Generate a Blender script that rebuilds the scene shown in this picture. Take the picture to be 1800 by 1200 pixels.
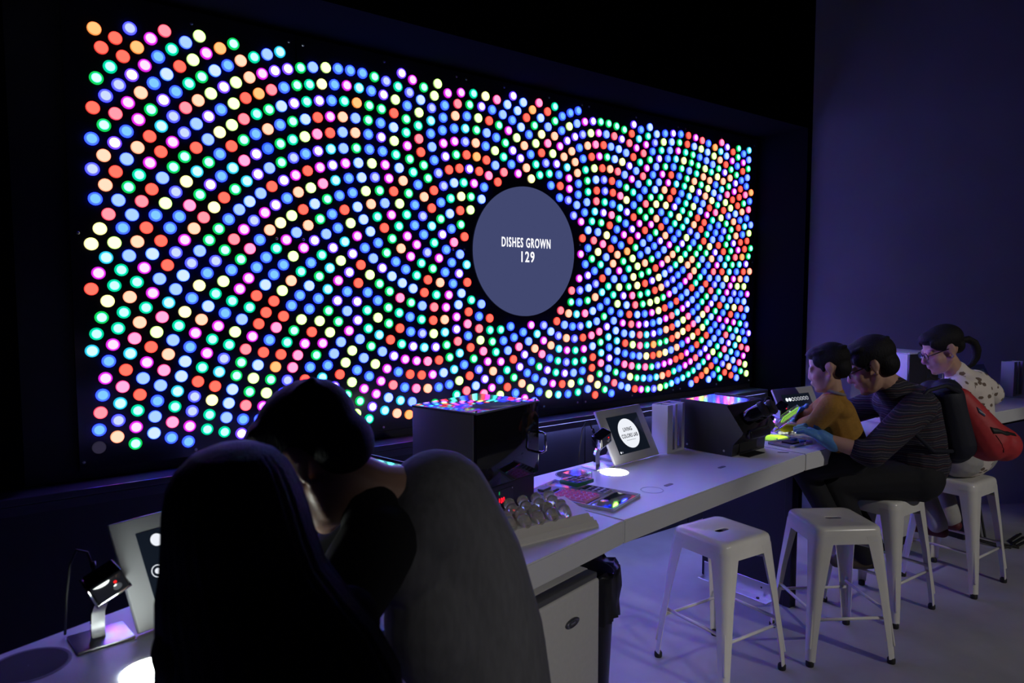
import bpy, bmesh, math, random
from mathutils import Vector, Matrix, Quaternion
for o in list(bpy.data.objects): bpy.data.objects.remove(o, do_unlink=True)
scene = bpy.context.scene
COL = scene.collection
random.seed(7)
V = Vector
# ---------------------------------------------------------------- camera
cam_d = bpy.data.cameras.new('camera'); cam = bpy.data.objects.new('camera', cam_d); COL.objects.link(cam)
cam_d.sensor_width = 36.0; cam_d.lens = 25.0; cam_d.clip_start = 0.05
cam.location = (0, 0, 1.65); cam.rotation_euler = (math.radians(90 - 3.9357), 0, 0)
cam_d.dof.use_dof = True; cam_d.dof.focus_distance = 3.3; cam_d.dof.aperture_fstop = 4.0
scene.camera = cam
# ---------------------------------------------------------------- world, view
w = bpy.data.worlds.new('world'); scene.world = w; w.use_nodes = True
w.node_tree.nodes['Background'].inputs[0].default_value = (0.10, 0.11, 0.30, 1)
w.node_tree.nodes['Background'].inputs[1].default_value = 0.003
vs = scene.view_settings
vs.view_transform = 'Standard'; vs.look = 'None'; vs.exposure = 0.0; vs.gamma = 1.0; vs.use_curve_mapping = False
# ---------------------------------------------------------------- lamps (ceiling track spots behind / beside the camera)
def spot(name, loc, to, watts, deg, blend, col, rad=0.025):
    l = bpy.data.lights.new(name, 'SPOT'); l.energy = watts; l.spot_size = math.radians(deg); l.spot_blend = blend
    l.color = col; l.shadow_soft_size = rad
    o = bpy.data.objects.new(name, l); COL.objects.link(o); o.location = loc
    o.rotation_euler = (V(to) - V(loc)).to_track_quat('-Z', 'Y').to_euler(); return o
spot('track_spot', (4.9, -0.6, 3.6), (2.5, 3.35, 0.0), 260, 37, 0.3, (1, 0.96, 0.90))
spot('track_spot.001', (2.6, -2.2, 3.0), (0.35, 2.1, 0.7), 190, 25, 0.7, (1, 0.96, 0.92))
# LED emission boost (how far the lit dishes overexpose)
KB = 27.0
# ---------------------------------------------------------------- helpers
def lin(c): return tuple(((x/255)/12.92 if x/255 <= .04045 else ((x/255+.055)/1.055)**2.4) for x in c)
MATS = {}
def mat(name, col, rough=0.5, metal=0.0, emit=None, es=1.0, noise=0.0, nscale=30, bump=0.0, bscale=200, trans=0.0, ior=1.45, spec=None, stretch=None, alpha=1.0):
    if name in MATS: return MATS[name]
    m = bpy.data.materials.new(name); m.use_nodes = True; nt = m.node_tree; b = nt.nodes['Principled BSDF']
    b.inputs['Base Color'].default_value = (*col, 1); b.inputs['Roughness'].default_value = rough; b.inputs['Metallic'].default_value = metal
    if trans: b.inputs['Transmission Weight'].default_value = trans; b.inputs['IOR'].default_value = ior
    if spec is not None: b.inputs['Specular IOR Level'].default_value = spec
    if alpha < 1: b.inputs['Alpha'].default_value = alpha
    if emit: b.inputs['Emission Color'].default_value = (*emit, 1); b.inputs['Emission Strength'].default_value = es
    tc = nt.nodes.new('ShaderNodeTexCoord'); mp = nt.nodes.new('ShaderNodeMapping'); nt.links.new(tc.outputs['Object'], mp.inputs[0])
    if stretch: mp.inputs['Scale'].default_value = stretch
    if noise:
        n = nt.nodes.new('ShaderNodeTexNoise'); n.inputs['Scale'].default_value = nscale; n.inputs['Detail'].default_value = 4
        nt.links.new(mp.outputs[0], n.inputs['Vector'])
        r = nt.nodes.new('ShaderNodeMapRange'); r.inputs[1].default_value = .3; r.inputs[2].default_value = .7; r.inputs[3].default_value = 1 - noise; r.inputs[4].default_value = 1 + noise
        nt.links.new(n.outputs['Fac'], r.inputs[0])
        x = nt.nodes.new('ShaderNodeVectorMath'); x.operation = 'SCALE'; x.inputs[0].default_value = col; nt.links.new(r.outputs[0], x.inputs['Scale'])
        nt.links.new(x.outputs[0], b.inputs['Base Color'])
    if bump:
        n = nt.nodes.new('ShaderNodeTexNoise'); n.inputs['Scale'].default_value = bscale; n.inputs['Detail'].default_value = 3
        nt.links.new(mp.outputs[0], n.inputs['Vector'])
        bp = nt.nodes.new('ShaderNodeBump'); bp.inputs['Strength'].default_value = bump; bp.inputs['Distance'].default_value = .004
        nt.links.new(n.outputs['Fac'], bp.inputs['Height']); nt.links.new(bp.outputs[0], b.inputs['Normal'])
    MATS[name] = m; return m
def emat(name, col, s):
    if name in MATS: return MATS[name]
    m = bpy.data.materials.new(name); m.use_nodes = True; nt = m.node_tree
    for n in list(nt.nodes): nt.nodes.remove(n)
    e = nt.nodes.new('ShaderNodeEmission'); o = nt.nodes.new('ShaderNodeOutputMaterial'); nt.links.new(e.outputs[0], o.inputs[0])
    e.inputs[0].default_value = (*col, 1); e.inputs[1].default_value = s; MATS[name] = m; return m
class MB:
    """collects shapes of one mesh"""
    def __init__(s): s.v = []; s.f = []; s.M = Matrix.Identity(4)
    def add(s, vs, fs):
        n = len(s.v); s.v += [s.M @ V(p) for p in vs]; s.f += [tuple(i + n for i in f) for f in fs]; return s
    def box(s, a, b):
        (x0, y0, z0), (x1, y1, z1) = a, b
        return s.add([(x0,y0,z0),(x1,y0,z0),(x1,y1,z0),(x0,y1,z0),(x0,y0,z1),(x1,y0,z1),(x1,y1,z1),(x0,y1,z1)],
                     [(0,3,2,1),(4,5,6,7),(0,1,5,4),(1,2,6,5),(2,3,7,6),(3,0,4,7)])
    def bbox(s, a, b, r=.004, n=2):
        """box with rounded edges"""
        bm = bmesh.new(); bmesh.ops.create_cube(bm, size=1)
        c = [(a[i]+b[i])/2 for i in range(3)]; d = [abs(b[i]-a[i]) for i in range(3)]
        for v in bm.verts: v.co = V([c[i] + v.co[i]*d[i] for i in range(3)])
        bmesh.ops.bevel(bm, geom=bm.edges[:], offset=min(r, min(d)*.49), segments=n, affect='EDGES', profile=.5)
        bm.verts.index_update(); s.add([v.co.copy() for v in bm.verts], [[v.index for v in f.verts] for f in bm.faces]); bm.free(); return s
    def prism(s, poly, z0, z1, axis='z'):
        n = len(poly)
        def P(p, z): return {'z': (p[0], p[1], z), 'x': (z, p[0], p[1]), 'y': (p[0], z, p[1])}[axis]
        return s.add([P(p, z0) for p in poly] + [P(p, z1) for p in poly],
                     [tuple(range(n))[::-1], tuple(range(n, 2*n))] + [(i, (i+1) % n, n+(i+1) % n, n+i) for i in range(n)])
    def lathe(s, prof, seg=24, c=(0,0,0), cap=True):
        vs = []; fs = []; n = len(prof)
        for r, z in prof:
            for k in range(seg):
                a = 2*math.pi*k/seg; vs.append((c[0]+r*math.cos(a), c[1]+r*math.sin(a), c[2]+z))
        for i in range(n-1):
            for k in range(seg):
                k2 = (k+1) % seg; fs.append((i*seg+k, i*seg+k2, (i+1)*seg+k2, (i+1)*seg+k))
        if cap: fs.append(tuple(range(seg))[::-1]); fs.append(tuple((n-1)*seg+k for k in range(seg)))
        return s.add(vs, fs)
    def tube(s, pts, r, seg=10, r2=None, cap=True):
        pts = [V(p) for p in pts]; n = len(pts); vs = []; fs = []; up = None
        for i, p in enumerate(pts):
            t = (pts[min(i+1, n-1)] - pts[max(i-1, 0)]).normalized()
            if up is None: up = t.orthogonal().normalized()
            up = (up - t*up.dot(t)).normalized(); bi = t.cross(up)
            rr = r if r2 is None else r + (r2-r)*i/(n-1)
            for k in range(seg):
                a = 2*math.pi*k/seg; vs.append(p + up*math.cos(a)*rr + bi*math.sin(a)*rr)
        for i in range(n-1):
            for k in range(seg):
                k2 = (k+1) % seg; fs.append((i*seg+k, i*seg+k2, (i+1)*seg+k2, (i+1)*seg+k))
        if cap: fs.append(tuple(range(seg))[::-1]); fs.append(tuple((n-1)*seg+k for k in range(seg)))
        return s.add(vs, fs)
    def ell(s, c, r, R=None, seg=16, rings=10):
        c = V(c); vs = []; fs = []; R = R or Matrix.Identity(3)
        for i in range(rings+1):
            t = math.pi*i/rings
            for k in range(seg):
                a = 2*math.pi*k/seg
                vs.append(c + R @ V((r[0]*math.sin(t)*math.cos(a), r[1]*math.sin(t)*math.sin(a), r[2]*math.cos(t))))
        for i in range(rings):
            for k in range(seg):
                k2 = (k+1) % seg; fs.append((i*seg+k, (i+1)*seg+k, (i+1)*seg+k2, i*seg+k2))
        return s.add(vs, fs)
    def cap(s, a, b, ra, rb, flat=1.0, fdir=None, seg=14):
        """tapered capsule; flat squashes it along fdir"""
        a, b = V(a), V(b); t = (b-a); L = t.length; t = t.normalized() if L > 1e-6 else V((0,0,1))
        u = (fdir - t*fdir.dot(t)).normalized() if fdir else t.orthogonal().normalized(); v = t.cross(u)
        rows = []
        for k in range(5):
            q = -math.pi/2 + math.pi/2*k/4; rows.append((math.sin(q)*ra, math.cos(q)*ra))
        for k in range(1, 5): rows.append((L*k/5, ra+(rb-ra)*k/5))
        for k in range(5):
            q = math.pi/2*k/4; rows.append((L+math.sin(q)*rb, math.cos(q)*rb))
        vs = []; fs = []
        for h, r in rows:
            for k in range(seg):
                g = 2*math.pi*k/seg; vs.append(a + t*h + u*(math.cos(g)*max(r,1e-4)*flat) + v*(math.sin(g)*max(r,1e-4)))
        for i in range(len(rows)-1):
            for k in range(seg):
                k2 = (k+1) % seg; fs.append((i*seg+k, i*seg+k2, (i+1)*seg+k2, (i+1)*seg+k))
        fs.append(tuple(range(seg))[::-1]); fs.append(tuple((len(rows)-1)*seg+k for k in range(seg)))
        return s.add(vs, fs)
    def mesh(s, name):
        me = bpy.data.meshes.new(name); me.from_pydata([tuple(p) for p in s.v], [], s.f); me.validate()
        bm = bmesh.new(); bm.from_mesh(me); bmesh.ops.recalc_face_normals(bm, faces=bm.faces[:]); bm.to_mesh(me); bm.free(); return me
    def build(s, name, m, parent=None, smooth=False, world=False):
        """world=True: the shapes were given in world space; move them into the parent's frame"""
        if world and parent: 
            Mi = parent.matrix_basis.inverted(); s.v = [Mi @ p for p in s.v]
        me = s.mesh(name)
        return link(name, me, m, parent, smooth)
def link(name, me, m, parent=None, smooth=False):
    o = bpy.data.objects.new(name, me); COL.objects.link(o)
    if m: me.materials.clear(); me.materials.append(m)
    if smooth is True: me.polygons.foreach_set('use_smooth', [True]*len(me.polygons))
    elif smooth: me.polygons.foreach_set('use_smooth', [True]*len(me.polygons)); me.set_sharp_from_angle(angle=math.radians(smooth))
    if parent: o.parent = parent
    return o
def tag(o, label, cat, group=None, kind=None):
    if label: o['label'] = label
    if cat: o['category'] = cat
    if group: o['group'] = group
    if kind: o['kind'] = kind
    return o
def thing(name, label, cat, loc=(0,0,0), rz=0, group=None):
    o = bpy.data.objects.new(name, None); COL.objects.link(o); o.location = loc; o.rotation_euler = (0, 0, rz); o.empty_display_size = .1
    o.matrix_basis = Matrix.Translation(V(loc)) @ Matrix.Rotation(rz, 4, 'Z')
    return tag(o, label, cat, group)
def struct(name, mb, m, smooth=False): o = mb.build(name, m, None, smooth); o['kind'] = 'structure'; return o
def dup(root, loc, rz, label=None, group=None):
    r = root.copy(); COL.objects.link(r); r.location = loc; r.rotation_euler = (0, 0, rz)
    if label: r['label'] = label
    if group: r['group'] = group
    for ch in list(root.children):
        c = ch.copy(); COL.objects.link(c); c.parent = r
        for g in list(ch.children):
            d = g.copy(); COL.objects.link(d); d.parent = c
    return r
def textmesh(body, size, xs=1.0, ext=.0006, sp=1.0):
    cu = bpy.data.curves.new('t', 'FONT'); cu.body = body; cu.size = size; cu.align_x = 'CENTER'; cu.align_y = 'CENTER'; cu.extrude = ext; cu.offset = size*(.014 if size > .05 else .022); cu.resolution_u = 3; cu.space_character = sp
    o = bpy.data.objects.new('t', cu); COL.objects.link(o)
    me = bpy.data.meshes.new_from_object(o.evaluated_get(bpy.context.evaluated_depsgraph_get()))
    bpy.data.objects.remove(o)
    for v in me.vertices: v.co.x *= xs
    return me
def remesh(mb, name, voxel, smooth=4, m=None, parent=None, adapt=0.0):
    """one continuous surface out of overlapping shapes (shapes in world space)"""
    if parent:
        Mi = parent.matrix_basis.inverted(); mb.v = [Mi @ p for p in mb.v]
    me = mb.mesh('tmp'); o = bpy.data.objects.new('tmp', me); COL.objects.link(o)
    r = o.modifiers.new('r', 'REMESH'); r.mode = 'VOXEL'; r.voxel_size = voxel; r.adaptivity = adapt
    if smooth: q = o.modifiers.new('s', 'SMOOTH'); q.factor = .5; q.iterations = smooth
    me2 = bpy.data.meshes.new_from_object(o.evaluated_get(bpy.context.evaluated_depsgraph_get()))
    bpy.data.objects.remove(o); me2.name = name
    return link(name, me2, m, parent, True)
# ---------------------------------------------------------------- materials
M_floor = mat('floor_concrete', (.34,.34,.34), .55, noise=.14, nscale=3.0, bump=.08, bscale=40)
M_black = mat('wall_black', (.012,.012,.016), .7, noise=.2, nscale=6)
M_panel = mat('wall_panel_black', (.014,.014,.020), .45, noise=.15, nscale=5)
M_wallb = mat('wall_slate_blue', (.42,.42,.50), .75, noise=.05, nscale=2)
M_top = mat('counter_white', (.72,.72,.74), .38, noise=.02, nscale=8)
M_navy = mat('pedestal_navy', (.010,.011,.020), .55)
M_steel = mat('brushed_steel', (.62,.62,.64), .28, 1.0)
M_white = mat('white_paint', (.72,.71,.68), .33, noise=.02)
M_enamel = mat('stool_enamel', (.74,.72,.68), .26, noise=.03, nscale=14)
M_rub = mat('black_rubber', (.012,.012,.012), .6)
M_blk = mat('black_plastic', (.010,.010,.012), .35)
M_gloss = mat('gloss_black', (.006,.006,.008), .06)
M_mirror = mat('lid_mirror', (.10,.10,.14), .10, 0.0, spec=.3)
M_silver = mat('tablet_silver', (.50,.50,.53), .38, .1)
M_scr = mat('screen_glass', (.006,.008,.012), .12, emit=lin((14,20,30)), es=1.0)
M_scrw = emat('screen_white', lin((238,242,250)), 1.0)
M_ink = mat('screen_ink', (.01,.012,.05), .5)
M_lamp = emat('light_table', (1.0, .99, .97), 14.0)
M_lampA = emat('light_table_bright', (.90, 1.0, .92), 46.0)
M_red = emat('red_led', (1.0,.02,.02), 1.2)
M_grn = emat('green_led', (.02,.5,.15), .5)
M_clear = mat('clear_plastic', (.93,.93,.98), .06, trans=.92, ior=1.2)
M_frost = mat('frosted_plastic', (.80,.80,.84), .35, trans=.25)
M_skin = mat('skin', (.48,.28,.20), .5, noise=.05, nscale=40)
M_hair = mat('black_hair', (.006,.005,.006), .68, bump=.9, bscale=90, stretch=(3,3,.6), spec=.25)
M_glass = mat('spectacle_lens', (.95,.95,1), .03, trans=.97, ior=1.05)
# ---------------------------------------------------------------- room shell
AL = math.radians(52.2635); SA, CA = math.sin(AL), math.cos(AL); Z0 = 4.1
WD = V((SA, CA, 0)); WN = V((CA, -SA, 0))            # along the display wall, out of the wall
def WP(s, z, off=0.0): return V((0, Z0, 0)) + WD*s + WN*off + V((0, 0, z))
WM = Matrix(((SA, 0, CA, 0), (CA, 0, -SA, Z0), (0, 1, 0, 0), (0, 0, 0, 1)))   # local x along wall, y up, z out of the wall
mb = MB().box((-4.5,-2.6,-.05), (6.6,8.2,0)); struct('floor', mb, M_floor)
mb = MB().box((-4.5,-2.6,4.6), (6.6,8.2,4.7)); struct('ceiling', mb, M_black)
mb = MB(); mb.M = WM; mb.box((-4.6,0,-.15), (2.95,4.6,-.035)); wl = struct('wall_display', mb, M_black)
# header over the display, side jambs and the dark dado panels below the ledge
mb = MB(); mb.M = WM; mb.box((-4.6,2.84,-.035), (2.47,4.6,.40)); mb.build('header', mat('header_black', (.003,.003,.004), 1.0, spec=0), wl)
mb = MB(); mb.M = WM; mb.box((2.41,.0,-.035), (2.47,2.84,.40)); mb.build('jamb', mat('header_black', (.003,.003,.004), 1.0, spec=0), wl)
mb = MB(); mb.M = WM; mb.box((-4.6,.93,-.035), (-2.35,2.84,.10)); mb.build('jamb', mat('header_black', (.003,.003,.004), 1.0, spec=0), wl)
k = -4.6
edges = [-4.6,-3.55,-2.55,-1.52,-.49,.53,1.55,2.408]
for a, b in zip(edges, edges[1:]):
    mb = MB(); mb.M = WM; mb.bbox((a+.003,.0,-.03), (b-.003,.872,.06), .003, 1); mb.build('panel', M_panel, wl)
mb = MB(); mb.M = WM; mb.bbox((-4.6,.874,-.03), (2.408,.902,.13), .004, 2); tr = struct('trim_1', mb, mat('ledge_satin', (.05,.05,.07), .28))
mb = MB(); mb.M = WM; mb.box((-4.6,.838,.118), (2.408,.873,.130)); mb.build('ledge_lip', mat('ledge_satin', (.05,.05,.07), .28), tr)  # lip added to keep the strip out of view
mb = MB(); mb.M = WM; mb.box((-.45,.866,.080), (2.40,.8735,.105)); mb.build('added_blue_strip', emat('strip_blue', (.30,.33,1.0), 55), tr)  # unseen strip, added to light the floor blue
# slate blue wall right of the display, and the remaining dark walls of the room
c0 = WP(2.47, 0, .40); bd = V((math.sin(math.radians(84)), math.cos(math.radians(84)), 0)); c0 = c0 + bd*(-.02) + V((0,-.0,0))
c1 = c0 + bd*4.6; bn = V((-bd.y, bd.x, 0))
mb = MB().prism([(c0.x,c0.y),(c1.x,c1.y),((c1+bn*.1).x,(c1+bn*.1).y),((c0+bn*.1).x,(c0+bn*.1).y)], 0, 4.6); struct('wall_right', mb, M_wallb)
struct('wall_back', MB().box((-4.5,-2.7,0), (6.6,-2.6,4.6)), M_black)
struct('wall_left', MB().box((-4.6,-2.6,0), (-4.5,1.0,4.6)), M_black)
struct('wall_far_right', MB().box((6.6,-2.6,0), (6.7,8.2,4.6)), M_black)
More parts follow.
